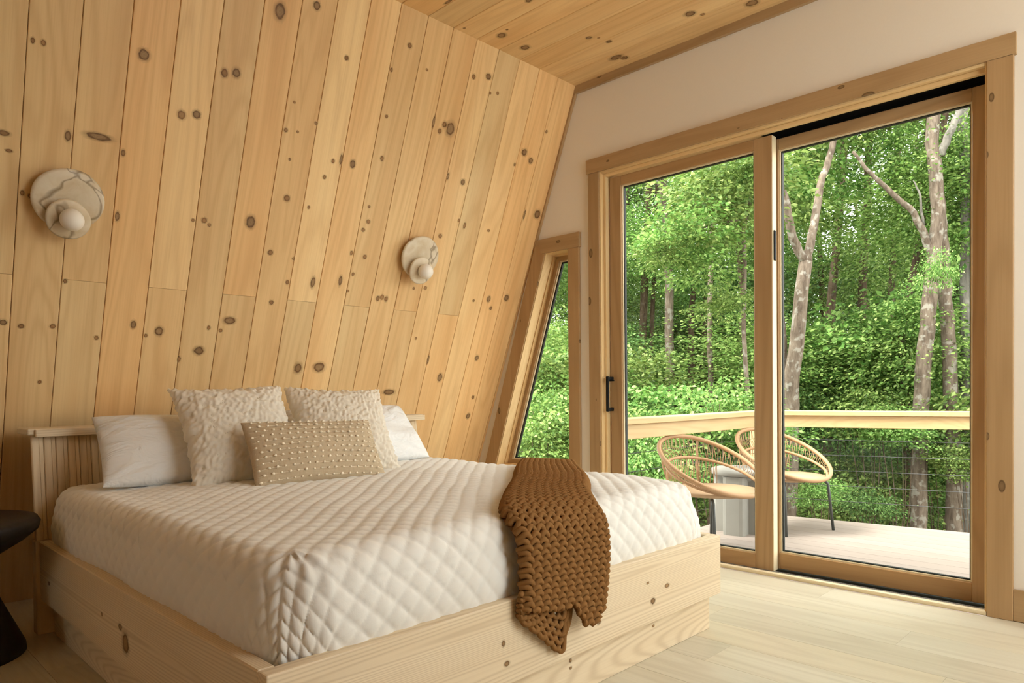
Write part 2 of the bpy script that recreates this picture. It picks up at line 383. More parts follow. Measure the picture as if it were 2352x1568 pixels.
# knots of the boards (metres on each surface)
WALL_KNOTS= [(0.555,2.154,0.0059,0.0091),(0.584,2.156,0.0072,0.0092),(0.885,2.214,0.0183,0.0183),(1.171,2.238,0.013,0.0152),(1.215,2.252,0.0149,0.0168),(1.349,2.521,0.0207,0.0296),(1.496,2.593,0.0147,0.0152),(1.034,2.047,0.0139,0.0153),(1.088,2.063,0.0143,0.0139),(1.449,2.096,0.0094,0.0084),(1.502,2.102,0.0058,0.0051),(1.577,2.156,0.0069,0.0069),(1.466,2.212,0.0056,0.0049),(0.85,1.865,0.0114,0.0122),(0.851,1.633,0.0161,0.0176),(1.359,1.696,0.0187,0.0252),(1.502,1.823,0.0138,0.0127),(1.61,1.803,0.0062,0.0075),(1.124,1.665,0.0067,0.0068),(1.168,1.671,0.0103,0.0104),(1.19,1.656,0.0069,0.007),(1.467,1.58,0.0119,0.0114),(1.578,1.567,0.0062,0.0068),(1.486,1.984,0.0058,0.0052),(1.569,1.457,0.0084,0.0099),(1.509,1.357,0.0103,0.01),(0.7,1.368,0.0069,0.0082),(0.519,1.198,0.0154,0.0097),(0.574,1.187,0.0092,0.0082),(0.672,1.192,0.0097,0.0084),(0.82,1.155,0.0076,0.0089),(0.998,1.173,0.0066,0.0074),(1.046,1.194,0.0152,0.0186),(0.947,1.217,0.0096,0.0162),(1.331,1.259,0.025,0.0157),(1.299,1.212,0.0076,0.0079),(1.246,1.221,0.0074,0.0097),(1.66,1.946,0.0084,0.0091),(1.725,2.037,0.0192,0.0236),(1.688,2.022,0.0084,0.0091),(1.695,1.47,0.0111,0.0244),(0.552,1.663,0.0062,0.0088),(0.576,1.657,0.0075,0.0074),(0.767,1.902,0.0467,0.0118),(0.673,1.882,0.0104,0.0173),(0.491,1.847,0.0164,0.0083),(0.508,1.794,0.0095,0.0056),(1.665,2.447,0.01,0.0098),(1.962,2.592,0.0113,0.0102),(1.892,2.468,0.0088,0.0086),(1.914,2.273,0.0079,0.0072),(1.933,2.088,0.0093,0.0113),(1.787,2.031,0.0132,0.0166),(2.079,2.525,0.0071,0.0053),(2.178,2.316,0.0202,0.0264),(2.245,2.321,0.0129,0.0134),(2.285,2.31,0.0264,0.0309),(2.225,2.285,0.0103,0.0115),(2.357,2.576,0.0106,0.0111),(2.448,2.604,0.0164,0.0131),(2.531,2.548,0.0085,0.0077),(2.483,2.535,0.007,0.0058),(2.336,2.09,0.0164,0.0164),(2.438,2.082,0.0142,0.0146),(2.815,2.319,0.0192,0.0171),(2.877,2.288,0.0164,0.0152),(2.94,2.46,0.0099,0.0085),(2.934,1.998,0.0205,0.0256),(3.035,2.018,0.0283,0.0236),(2.47,1.888,0.0102,0.0088),(2.517,1.868,0.0089,0.0155),(2.694,1.869,0.0095,0.0069),(2.371,1.79,0.0113,0.011),(1.915,1.861,0.007,0.0059),(1.927,1.792,0.0095,0.01),(1.907,1.749,0.0094,0.0081),(1.868,1.632,0.0094,0.0102),(1.945,1.623,0.0097,0.0104),(1.899,1.532,0.0072,0.0084),(1.888,1.447,0.0072,0.0064),(2.068,1.426,0.0103,0.0133),(2.092,1.434,0.0104,0.0134),(2.118,1.428,0.0105,0.0135),(2.35,1.509,0.01,0.0093),(2.275,1.499,0.007,0.0069),(2.822,1.49,0.0136,0.0177),(2.855,1.438,0.0103,0.0103),(2.709,1.471,0.0082,0.0075),(2.96,1.51,0.0178,0.0181),(2.765,2.243,0.0079,0.0086),(1.837,1.492,0.0094,0.023),(1.697,1.045,0.0183,0.0244),(1.81,1.052,0.0289,0.0227),(2.261,0.916,0.0348,0.0153),(1.218,1.116,0.0203,0.0177),(1.14,1.076,0.0107,0.0117),(2.48,1.108,0.0186,0.0255),(2.595,1.003,0.0162,0.0239),(2.892,0.753,0.0146,0.0176),(2.893,0.877,0.0108,0.0115),(0.643,0.97,0.007,0.007),(2.844,1.129,0.014,0.0163),(2.362,1.228,0.0073,0.0073)]
CEIL_KNOTS= [(-2.351,2.018,0.0228),(-2.099,2.261,0.0133),(-2.394,2.387,0.0208),(-2.338,2.368,0.0061),(-2.397,2.553,0.0216),(-2.469,2.216,0.0061),(-2.116,2.704,0.0126),(-2.083,2.738,0.0063),(-2.07,2.803,0.0128),(-2.142,2.961,0.0313),(-2.116,2.995,0.0179),(-1.422,2.979,0.0251),(-1.66,2.861,0.0218),(-1.622,2.907,0.0099)]
FOOT_KNOTS= [(1.831, 0.254, 0.0072, 0.004), (1.94, 0.224, 0.0128, 0.007), (1.859, 0.192, 0.0122, 0.0095), (1.583, 0.193, 0.0101, 0.0074), (1.202, 0.232, 0.006, 0.0075), (1.213, 0.179, 0.0091, 0.0065)]
PLINTH_KNOTS= [(1.902, 0.097, 0.0075, 0.0042), (1.49, 0.102, 0.0056, 0.0061), (1.491, 0.081, 0.0056, 0.0042)]
SIDE_KNOTS= [(-2.818, 0.207, 0.0121, 0.0061), (-2.219, 0.231, 0.0082, 0.005), (-2.057, 0.232, 0.0146, 0.0083), (-2.015, 0.198, 0.0246, 0.0256)]

# slanted plank wall behind the bed
wl = add('wall_left', box_mesh(-0.16, -0.020, YB, YW+0.14, -0.02, LS+0.06, 0), 'backing', None, (XF, 0, 0), (0, TH, 0))
tag(wl, 'slanted knotty pine plank wall behind the bed', 'wall', kind='structure')
def board_mesh(w, length, t=0.018, c=0.0020, gap=0.0010):
    a = w/2-gap
    prof = [(-t, -a), (-c, -a), (0, -a+c), (0, a-c), (-c, a), (-t, a)]   # x, y
    return prism(prof, 0.0006, length-0.0006, 2)
SJ = 1.28/CT
bm_full, bm_low, bm_up = board_mesh(BW, LS), board_mesh(BW, SJ), board_mesh(BW, LS-SJ)
wall_boards = []
n = 0
while True:
    yc = 3.0745-(n+0.5)*BW
    if yc < YB+0.1: break
    if n >= 3 and n % 2 == 1:
        segs = [(bm_low, 0, SJ), (bm_up, SJ, LS)]
    else: segs = [(bm_full, 0, LS)]
    for me, s0, s1 in segs:
        p = add('plank', me, 'pine', wl, (0, yc, s0)); wall_boards.append((yc, s0, s1, p))
    n += 1
edge = add('plank', prism([(-0.018, 3.0752), (0, 3.0752), (0, YW), (-0.018, YW)], 0, LS, 2), 'pine', wl)
for (y, s, ry, rs) in WALL_KNOTS:
    for yc, s0, s1, p in wall_boards:
        if abs(y-yc) <= BW/2 and s0 <= s < s1:
            ryy = min(ry*1.75, max(BW/2-abs(y-yc), 0.012), 0.07)
            knot(p, 0, (0.0004, y-yc, s-s0), (1, max(ryy, 0.005), max(rs*1.75, 0.005)), grey=(ry > 0.014 or rs > 0.016))
            break

# ceiling boards
ce = add('ceiling', box_mesh(-2.62, mir(-2.62), YB, YW+0.14, CZ+0.018, CZ+0.16, 0), 'backing')
tag(ce, 'flat knotty pine board ceiling', 'ceiling', kind='structure')
def cboard(w, L, t=0.018, c=0.0020, gap=0.0010):
    a = w/2-gap
    return prism([(-a, t), (-a, c), (-a+c, 0), (a-c, 0), (a, c), (a, t)], 0, L, 0)
cmeshes = {}
def cb(L):
    L = round(L, 3)
    if L not in cmeshes: cmeshes[L] = cboard(BW, L)
    return cmeshes[L]
ceil_boards = []
x0c, x1c = -2.503, mir(-2.503)
n = 0
while True:
    yc = 3.0745-(n+0.5)*BW
    if yc < YB+0.1: break
    if n % 2 == 0 or n < 3: cuts = [x0c, x1c]
    else:
        xm = x0c+(x1c-x0c)*RND.choice([0.62, 0.7, 0.78]); cuts = [x0c, xm, x1c]
    for a, b in zip(cuts, cuts[1:]):
        p = add('plank', cb(b-a-0.001), 'pine_x', ce, (a, yc, CZ)); ceil_boards.append((yc, a, b, p))
    n += 1
for (x, y, r) in CEIL_KNOTS:
    for yc, a, b, p in ceil_boards:
        if abs(y-yc) <= BW/2 and a <= x < b:
            knot(p, 2, (x-a, y-yc, -0.0004), (r*1.9, min(r*1.6, max(BW/2-abs(y-yc), 0.012)), 1), grey=(r > 0.012)); break

# right slanted wall with a roof window added for daylight, and the back wall: both outside the view
sk0, sk1, sl0, sl1 = 1.30, 2.96, 0.50, 2.64
wr_parts = [box_mesh(0, 0.16, YB, YW+0.14, -0.02, sl0, 0), box_mesh(0, 0.16, YB, YW+0.14, sl1, LS+0.06, 0),
            box_mesh(0, 0.16, YB, sk0, sl0, sl1, 0), box_mesh(0, 0.16, sk1, YW+0.14, sl0, sl1, 0)]
wr = add('wall_right', joined(wr_parts), 'pine', None, (mir(XF), 0, 0), (0, -TH, 0))
tag(wr, 'slanted pine wall with an added roof window opposite the bed', 'wall', kind='structure')
w2 = add('added_window_2', None, None, None, (mir(XF), 0, 0), (0, -TH, 0))  # roof window outside the view, added to brighten the room
tag(w2, 'unseen roof window added for daylight in the slanted wall opposite the bed', 'window', kind='structure')
for a, b, c, d in ((sk0, sk1, sl0, sl0+0.05), (sk0, sk1, sl1-0.05, sl1), (sk0, sk0+0.05, sl0+0.05, sl1-0.05), (sk1-0.05, sk1, sl0+0.05, sl1-0.05)):
    add('window_frame', box_mesh(0.03, 0.12, a, b, c, d, 0.002), 'jamb_z', w2)
add('pane', box_mesh(0.07, 0.076, sk0+0.05, sk1-0.05, sl0+0.05, sl1-0.05, 0), 'glass', w2)
def trap(z0, z1, ins=0.0): return [(slant_x(z0)-ins, z0), (mir(slant_x(z0))+ins, z0), (mir(slant_x(z1))+ins, z1), (slant_x(z1)-ins, z1)]
bx0, bx1, bz0, bz1 = -2.06, -1.25, 1.20, 2.25
wb_parts = [prism(trap(-0.02, bz0, 0.05), YB-0.14, YB), prism(trap(bz1, CZ+0.1, 0.05), YB-0.14, YB),
            prism([(slant_x(bz0)-0.05, bz0), (bx0, bz0), (bx0, bz1), (slant_x(bz1)-0.05, bz1)], YB-0.14, YB),
            prism([(bx1, bz0), (mir(slant_x(bz0))+0.05, bz0), (mir(slant_x(bz1))+0.05, bz1), (bx1, bz1)], YB-0.14, YB)]
wb = add('wall_back', joined(wb_parts), 'drywall'); tag(wb, 'white painted end wall with an added window behind the viewer', 'wall', kind='structure')
w4 = empty('added_window_4', (0, 0, 0)); tag(w4, 'unseen window added for daylight in the end wall behind the viewer', 'window', kind='structure')  # unseen window, added to let in more light from behind
for a, b, c, d in ((bx0, bx1, bz0, bz0+0.05), (bx0, bx1, bz1-0.05, bz1), (bx0, bx0+0.05, bz0+0.05, bz1-0.05), (bx1-0.05, bx1, bz0+0.05, bz1-0.05)):
    box('window_frame', a, b, YB-0.1, YB-0.02, c, d, 'jamb_x', w4)
box('pane', bx0+0.05, bx1-0.05, YB-0.065, YB-0.059, bz0+0.05, bz1-0.05, 'glass', w4, 0)

# floor planks
fl = add('floor', box_mesh(XF-0.1, mir(XF)+0.1, YB-0.1, YW+0.02, -0.12, -0.012, 0), 'backing')
tag(fl, 'pale oak plank floor', 'floor', kind='structure')
FW = 0.182
fmeshes = {}
def floor_plank(L, w):
    key = (round(L, 3), round(w, 3))
    if key not in fmeshes:
        a = w/2-0.0003; c = 0.0008; t = 0.012
        fmeshes[key] = prism([(-a, -t), (-a, -c), (-a+c, 0), (a-c, 0), (a, -c), (a, -t)], 0.0003, key[0]-0.0003, 0)
    return fmeshes[key]
yy = 3.072; row = 0
while yy > YB:
    wdt = FW if yy-FW > YB else yy-YB
    if wdt < 0.02: break
    st = [0.0, 0.42, 0.83, 0.21, 0.64][row % 5]
    x = XF-0.05-st; xe = mir(XF)+0.05
    while x < xe:
        a, b = max(x, XF-0.05), min(x+1.22, xe)
        if b-a > 0.05: add('plank', floor_plank(b-a, wdt), 'floor', fl, (a, yy-wdt/2, 0))
        x += 1.22
    yy -= wdt; row += 1

# far white wall around the glazing
DX0, DX1, DZ = -2.362, -0.549, 2.05
WXR, WZ0, WZ1 = -2.560, 0.385, 1.662
WTL, WBL = -2.748, -3.182
def far_parts():
    L = [prism(trap(DZ, CZ+0.1, 0.05), YW, YW+0.14), prism([(DX1, -0.02), (mir(DX0), -0.02), (mir(DX0), DZ), (DX1, DZ)], YW, YW+0.14)]
    for m in (lambda x: x, mir):
        P = lambda pts: [(m(x), z) for x, z in pts]
        L.append(prism(P([(WXR, -0.02), (DX0, -0.02), (DX0, DZ), (WXR, DZ)]), YW, YW+0.14))
        L.append(prism(P([(slant_x(-0.02)-0.05, -0.02), (WXR, -0.02), (WXR, WZ0), (slant_x(WZ0)-0.05, WZ0)]), YW, YW+0.14))
        L.append(prism(P([(slant_x(WZ0)-0.05, WZ0), (WBL, WZ0), (WTL, WZ1), (slant_x(WZ1)-0.05, WZ1)]), YW, YW+0.14))
        L.append(prism(P([(slant_x(WZ1)-0.05, WZ1), (WXR, WZ1), (WXR, DZ), (slant_x(DZ)-0.05, DZ)]), YW, YW+0.14))
    return L
wf = add('wall_far', joined(far_parts()), 'drywall'); tag(wf, 'white painted gable wall around the sliding glass door', 'wall', kind='structure')
t1 = add('trim_1', box_mesh(slant_x(2.52), mir(slant_x(2.52)), YW-0.02, YW, 2.510, CZ, 0.001), 'trim_x')
tag(t1, 'narrow pine strip where ceiling meets the white gable wall', 'trim', kind='structure')
t2 = add('trim_2', prism([(slant_x(1.70)+0.001, 1.70), (slant_x(1.70)+0.010, 1.70), (slant_x(2.51)+0.014, 2.51), (slant_x(2.51)+0.001, 2.51)], YW-0.018, YW), 'trim_z')
tag(t2, 'thin pine strip along the slanted edge of the gable wall', 'trim', kind='structure')
bb = box('baseboard_far', -0.486, mir(slant_x(0.12))-0.02, YW-0.016, YW, 0.0, 0.114, 'trim_x'); tag(bb, 'pine baseboard beside the door casing', 'baseboard', kind='structure')

# sliding door
d1 = empty('door_1', (XC, YW, 0)); tag(d1, 'pine framed sliding glass door onto the deck', 'door', kind='structure')
box('head_casing', -2.429, -0.478, YW-0.024, YW, 2.040, 2.117, 'trim_x', d1)
box('side_casing', -2.420, -2.345, YW-0.019, YW, 0.0, 2.040, 'trim_z', d1)
box('side_casing', -0.567, -0.486, YW-0.019, YW, 0.0, 2.040, 'trim_z', d1)
box('jamb', -2.362, -2.337, YW-0.012, YW+0.15, 0.0, 2.046, 'jamb_z', d1)
box('jamb', -0.574, -0.549, YW-0.012, YW+0.15, 0.0, 2.046, 'jamb_z', d1)
box('head_jamb', -2.337, -0.574, YW-0.012, YW+0.15, 2.030, 2.050, 'jamb_x', d1)
box('stop', -2.337, -2.321, YW+0.012, YW+0.15, 0.02, 2.030, 'jamb_z', d1)
box('head_stop', -2.321, -0.574, YW+0.012, YW+0.034, 2.012, 2.030, 'jamb_x', d1)
box('head_track', -1.47, -0.574, YW+0.036, YW+0.16, 2.0285, 2.0300, 'black', d1, 0)
box('head_recess', -2.321, -0.574, YW+0.138, YW+0.150, 1.985, 2.029, 'black', d1, 0)
box('threshold', -2.345, -0.567, YW-0.018, YW+0.012, 0.0, 0.018, 'bead', d1, 0.006)
box('track_bed', -2.337, -0.574, YW+0.012, YW+0.15, 0.0, 0.006, 'black', d1, 0)
for yy_ in (0.020, 0.032):
    box('track_rib', -2.337, -0.574, YW+yy_-0.002, YW+yy_+0.002, 0.006, 0.016, 'alu', d1, 0)
def glazed_panel(name, x0, x1, z0, z1, gx0, gx1, gz0, gz1, y0, y1):
    p = empty(name, (0, 0, 0)); p.parent = d1; p.matrix_parent_inverse = d1.matrix_basis.inverted()
    for nm, a, b, c, d, mt in (('stile', x0, gx0, z0, z1, 'sash_z'), ('stile', gx1, x1, z0, z1, 'sash_z'), ('top_rail', gx0, gx1, gz1, z1, 'sash_x'), ('bottom_rail', gx0, gx1, z0, gz0, 'sash_x')):
        o = add(nm, box_mesh(a, b, y0, y1, c, d, 0.002), mt, p)
    ym = (y0+y1)/2
    def ring(nm, w, ya, yb, mt, inset=0.0):
        a, b, c, d = gx0+inset, gx1-inset, gz0+inset, gz1-inset
        add(nm, joined([box_mesh(a, a+w, ya, yb, c, d, 0), box_mesh(b-w, b, ya, yb, c, d, 0), box_mesh(a+w, b-w, ya, yb, d-w, d, 0), box_mesh(a+w, b-w, ya, yb, c, c+w, 0)]), mt, p)
    ring('glazing_bead', 0.006, y0+0.010, ym-0.004, 'bead'); ring('gasket', 0.011, ym-0.004, ym+0.012, 'gasket')
    add('pane', box_mesh(gx0+0.008, gx1-0.008, ym+0.001, ym+0.006, gz0+0.008, gz1-0.008, 0), 'glass', p)
    return p
sp = glazed_panel('sliding_panel', -2.311, -1.401, 0.012, 2.006, -2.238, -1.487, 0.082, 1.955, YW+0.035, YW+0.080)
fp = glazed_panel('fixed_panel', -1.475, -0.578, 0.016, 1.998, -1.394, -0.634, 0.090, 1.948, YW+0.088, YW+0.130)
add('lit_edge_strip', box_mesh(-1.4009, -1.3995, YW+0.037, YW+0.078, 0.014, 2.004, 0), 'bead', sp)  # pale strip paints in the light falling on this stile edge
# pull handle and lock of the sliding panel
hx = -2.300; hy = YW+0.035
hm = joined([box_mesh(hx-0.009, hx+0.009, hy-0.052, hy-0.040, 0.735, 0.927, 0.003), box_mesh(hx-0.007, hx+0.009, hy-0.044, hy, 0.900, 0.924, 0.003), box_mesh(hx-0.007, hx+0.009, hy-0.044, hy, 0.737, 0.756, 0.003)])
add('pull_handle', hm, 'black', sp)
add('thumb_latch', tube_mesh([(hx+0.008, hy-0.03, 0.905), (hx+0.034, hy-0.034, 0.903)], [0.005, 0.003], 8), 'black', sp)
add('lock', box_mesh(-1.4015, -1.394, YW+0.046, YW+0.066, 1.437, 1.575, 0.003), 'black', sp)

# narrow slanted window beside the bed (and a mirrored twin, added outside the view for more daylight)
def slant_window(name, m, label):
    wnd = empty(name, (m(-2.8), YW, WZ0)); tag(wnd, label, 'window', kind='structure')
    def P(pts): return [(m(x), z) for x, z in pts]
    def ln(x_top, z_top, z): return x_top-0.3425*(z_top-z)
    out_l = lambda z: ln(-2.809, 1.738, z); in_l = lambda z: ln(-2.741, 1.658, z)
    W = lambda nm, me, mt: add(nm, me, mt, wnd, world=True)
    W('head_casing', prism(P([(out_l(1.738), 1.738), (-2.483, 1.738), (-2.483, 1.655), (in_l(1.655)-0.028, 1.655)]), YW-0.022, YW, 1, 0.001), 'trim_x')
    W('side_casing', prism(P([(out_l(0.30), 0.30), (in_l(0.30), 0.30), (in_l(1.655), 1.655), (in_l(1.655)-0.028, 1.655), (out_l(1.738), 1.738)]), YW-0.018, YW, 1, 0.001), 'trim_z')
    W('side_casing', prism(P([(-2.569, 0.30), (-2.491, 0.30), (-2.491, 1.655), (-2.569, 1.655)]), YW-0.018, YW, 1, 0.001), 'trim_z')
    W('apron', prism(P([(in_l(0.30), 0.30), (-2.569, 0.30), (-2.569, 0.385), (in_l(0.385), 0.385)]), YW-0.016, YW, 1, 0.001), 'trim_x')
    def ring(ins0, ins1, y0, y1, mz, mx, nm):
        def quad(i):
            return [(in_l(WZ0+i)+i*1.06, WZ0+i), (-2.569-i, WZ0+i), (-2.569-i, 1.655-i), (in_l(1.655-i)+i*1.06, 1.655-i)]
        a, b = quad(ins0), quad(ins1)
        for k, mt in enumerate((mx, mz, mx, mz)):
            j = (k+1) % 4
            W(nm, prism(P([a[k], a[j], b[j], b[k]]), y0, y1, 1), mt)
    ring(-0.010, 0.004, YW-0.010, YW+0.055, 'jamb_z', 'jamb_x', 'jamb')
    ring(-0.010, 0.010, YW+0.0555, YW+0.105, 'jamb_z', 'jamb_x', 'jamb')
    ring(0.010, 0.036, YW+0.082, YW+0.118, 'sash_z', 'sash_x', 'sash')
    ring(0.036, 0.042, YW+0.092, YW+0.102, 'bead', 'bead', 'glazing_bead')
    ring(0.036, 0.050, YW+0.103, YW+0.116, 'gasket', 'gasket', 'gasket')
    def q(i): return [(in_l(WZ0+i)+i*1.06, WZ0+i), (-2.569-i, WZ0+i), (-2.569-i, 1.655-i), (in_l(1.655-i)+i*1.06, 1.655-i)]
    W('pane', prism(P(q(0.040)), YW+0.106, YW+0.111, 1), 'glass')
    return wnd
slant_window('window_1', lambda x: x, 'narrow window with a slanted side beside the bed')
slant_window('added_window_3', mir, 'twin narrow slanted window added for daylight beyond the sliding door, outside the view')

# ------------------------------------------------------------------ bed frame
bed = empty('bed_frame', (-2.1, 1.44, 0)); tag(bed, 'raw pine platform bed frame with beadboard headboard', 'bed')
BY0, BY1, BXF, BXH = 0.592, 2.292, -1.220, -2.945
fb = box('footboard', BXF-0.036, BXF, BY0, BY1, 0.125, 0.333, 'bed_y', bed, 0.004)
sr = box('side_rail', BXH, BXF-0.0365, BY0, BY0+0.036, 0.125, 0.333, 'bed_x', bed, 0.003)
box('side_rail', BXH, BXF-0.0365, BY1-0.036, BY1, 0.125, 0.333, 'bed_x', bed, 0.003)
pf = box('plinth_board', BXF-0.055, BXF-0.028, BY0+0.034, BY1-0.030, 0.0, 0.1245, 'bed_y', bed, 0.002)
box('plinth_board', BXH+0.03, BXF-0.0555, BY0+0.034, BY0+0.060, 0.0, 0.1245, 'bed_x', bed, 0.002)
box('plinth_board', BXH+0.03, BXF-0.0555, BY1-0.056, BY1-0.030, 0.0, 0.1245, 'bed_x', bed, 0.002)
box('platform', BXH+0.01, BXF-0.04, BY0+0.037, BY1-0.037, 0.20, 0.225, 'bed_x', bed, 0)
for y_ in (BY0-0.012, BY1-0.048):
    box('post', BXH-0.052, BXH-0.0005, y_, y_+0.060, 0.0, 0.333, 'bed_z', bed, 0.002)
for (y, z, ry, rz) in FOOT_KNOTS: k_ = add('knot', KNOTG[0], 'knot_grey', fb, (BXF+0.0004, y, z), None, (1, ry*1.7, rz*1.7)); 
for (y, z, ry, rz) in PLINTH_KNOTS: add('knot', KNOTG[0], 'knot_grey', pf, (BXF-0.0276, y, z), None, (1, ry*1.7, rz*1.7))
for (x, z, rx, rz) in SIDE_KNOTS: add('knot', KNOTG[1], 'knot_grey', sr, (x, BY0-0.0004, z), None, (rx*1.7, 1, rz*1.7))
# beadboard headboard: single slats leaning back a little, shelf on top
HB0, HB1 = 0.583, 2.318
ns = 46; sw = (HB1-HB0)/ns
lean = math.atan2(0.045, 0.37)
def slat_mesh():
    a = sw/2-0.0006; t = 0.016; c = 0.003; L = 0.375
    return prism([(-t, -a), (-c, -a), (0, -a+c), (0, a*0.2), (-0.0022, a*0.26), (0, a*0.32), (0, a-c), (-c, a), (-t, a)], 0, L, 2)
sm = slat_mesh()
hb = empty('headboard', (BXH-0.008, 0, 0.335), (0, -lean, 0)); hb.parent = bed; hb.matrix_parent_inverse = bed.matrix_basis.inverted()
for i in range(ns):
    add('slat', sm, 'bed_z', hb, (0, HB0+(i+0.5)*sw, 0))
box('shelf', -3.145, -2.972, 0.568, 2.345, 0.7105, 0.732, 'bed_y', bed, 0.003)
box('shelf_lip', -2.9715, -2.958, 0.590, 2.345, 0.703, 0.730, 'bed_y', bed, 0.002)

# ------------------------------------------------------------------ quilted bedspread
def make_quilt():
    X0, X1, Y0, Y1 = -2.925, -1.259, 0.631, 2.253
    Z1, Zb, r = 0.524, 0.3050, 0.066
    arc = math.pi/2*r; hd = Z1-r-Zb; D = arc+hd
    step = 0.0054
    ix0, ix1, iy0, iy1 = X0+r, X1-r, Y0+r, Y1-r
    px = np.arange(ix0-0.02, ix1+D, step); py = np.arange(iy0-D, iy1+D+step, step)
    PX, PY = np.meshgrid(px, py, indexing='ij')
    R = 0.055                                   # extra plan radius of the foot corners
    qx = np.minimum(PX, ix1-R); qy = np.clip(PY, iy0+R, iy1-R)
    dx, dy = PX-qx, PY-qy
    li = np.maximum(np.maximum(np.abs(dx), np.abs(dy)), 1e-9); l2 = np.sqrt(dx*dx+dy*dy)+1e-9
    ux, uy = dx/l2, dy/l2
    hemd = (R+D)*l2/li
    t = np.maximum(l2-R, 0)/(hemd-R)*D
    on = np.minimum(l2, R); qx = qx+ux*on; qy = qy+uy*on
    # soften the wrap direction at corners
    ang = np.clip(t/r, 0, math.pi/2)
    hor = r*np.sin(ang); ver = r*(1-np.cos(ang)); drop = np.maximum(t-arc, 0)
    bulge = 0.012*np.sin(np.clip(drop/hd, 0, 1)*math.pi)
    wq = 0.8*np.clip(drop/hd, 0, 1); sq = wq*l2/li+(1-wq)
    x = qx+ux*(hor*sq+bulge); y = qy+uy*(hor*sq+bulge); z = Z1-ver-drop
    nx, ny, nz = ux*np.sin(ang), uy*np.sin(ang), np.cos(ang)
    # gentle crown and sag of the mattress top
    cx = np.clip((PX-ix0)/(ix1-ix0), 0, 1); cy = np.clip((PY-iy0)/(iy1-iy0), 0, 1)
    z = z+np.where(t <= arc, (0.016*np.sin(math.pi*cx)*np.sin(math.pi*cy)), 0)*np.cos(ang)
    # diamond quilting
    s = 0.0455*math.sqrt(2)
    wob = 0.004*np.sin(PX*13+PY*7)+0.003*np.sin(PY*17-PX*5)
    a = np.abs(np.sin(math.pi*(PX+PY+wob)/s)); b = np.abs(np.sin(math.pi*(PX-PY-wob)/s))
    pad = 0.0070*(np.power(a, 0.40)*np.power(b, 0.32))
    # puckers across the channels
    pk = 0.0009*np.sin((PX+PY)*230+6*np.sin((PX-PY)*23))*np.exp(-(b/0.45)**2)
    wr = np.zeros_like(PX)
    for k in range(14):
        th = NP.uniform(0, math.pi); fr = NP.uniform(5, 16); ph = NP.uniform(0, 6.28)
        wr += 0.0011*np.sin(fr*(PX*math.cos(th)+PY*math.sin(th))+ph)
    # bunching near the two foot corners
    for cyy in (iy0, iy1):
        dd = np.sqrt((PX-ix1-0.03)**2+(PY-cyy)**2)
        wr += 0.0035*np.sin(np.arctan2(PY-cyy, PX-ix1+1e-6)*9+dd*40)*np.exp(-(dd/0.09)**2)*np.clip(t/0.03, 0, 1)
    h = pad+pk+wr
    fade = np.clip((D-t)/0.02, 0, 1); h = h*fade
    x += nx*h; y += ny*h; z += nz*h
    n0, n1 = PX.shape
    V = np.stack([x.ravel(), y.ravel(), z.ravel()], 1)
    I = np.arange(n0*n1).reshape(n0, n1)
    F = np.stack([I[:-1, :-1].ravel(), I[1:, :-1].ravel(), I[1:, 1:].ravel(), I[:-1, 1:].ravel()], 1)
    me = bpy.data.meshes.new('quilt'); nv, nf = len(V), len(F)
    me.vertices.add(nv); me.vertices.foreach_set('co', V.astype(np.float32).ravel())
    me.loops.add(nf*4); me.loops.foreach_set('vertex_index', F.ravel().astype(np.int32))
    me.polygons.add(nf); me.polygons.foreach_set('loop_start', np.arange(0, nf*4, 4, dtype=np.int32))
    me.polygons.foreach_set('use_smooth', np.ones(nf, dtype=bool))
    me.update(calc_edges=True); me.validate()
    return me
tag(add('quilted_bedspread', make_quilt(), 'quilt'), 'white diamond-quilted bedspread covering the mattress', 'bedspread')

# ------------------------------------------------------------------ pillows and cushions
def pillow_surface(w, h, t, u, v, cx=0.10, cy=0.10, p=2.4, q=0.42):
    x = w/2*u*(1-cx*(1-v*v)); y = h/2*v*(1-cy*(1-u*u))
    T = t/2*np.power(np.maximum((1-np.abs(u)**p)*(1-np.abs(v)**p), 0), q)
    return x, y, T
def wrinkle(u, v, seed, amp):
    g = np.random.default_rng(seed); s = np.zeros_like(u)
    for k in range(10):
        th = g.uniform(0, math.pi); fr = g.uniform(2, 9); ph = g.uniform(0, 6.28)
        s += np.sin(fr*(u*math.cos(th)+v*math.sin(th))+ph+1.3*np.sin(2*u*v+k))
    # creases running in from the corners
    for sx in (-1, 1):
        for sy in (-1, 1):
            d = np.sqrt((u-sx)**2+(v-sy)**2)+1e-6; an = np.arctan2(v-sy, u-sx)
            s += 3.0*np.sin(an*11+seed)*np.exp(-(d/0.45)**2)*np.clip(d/0.1, 0, 1)
    return amp*s/3
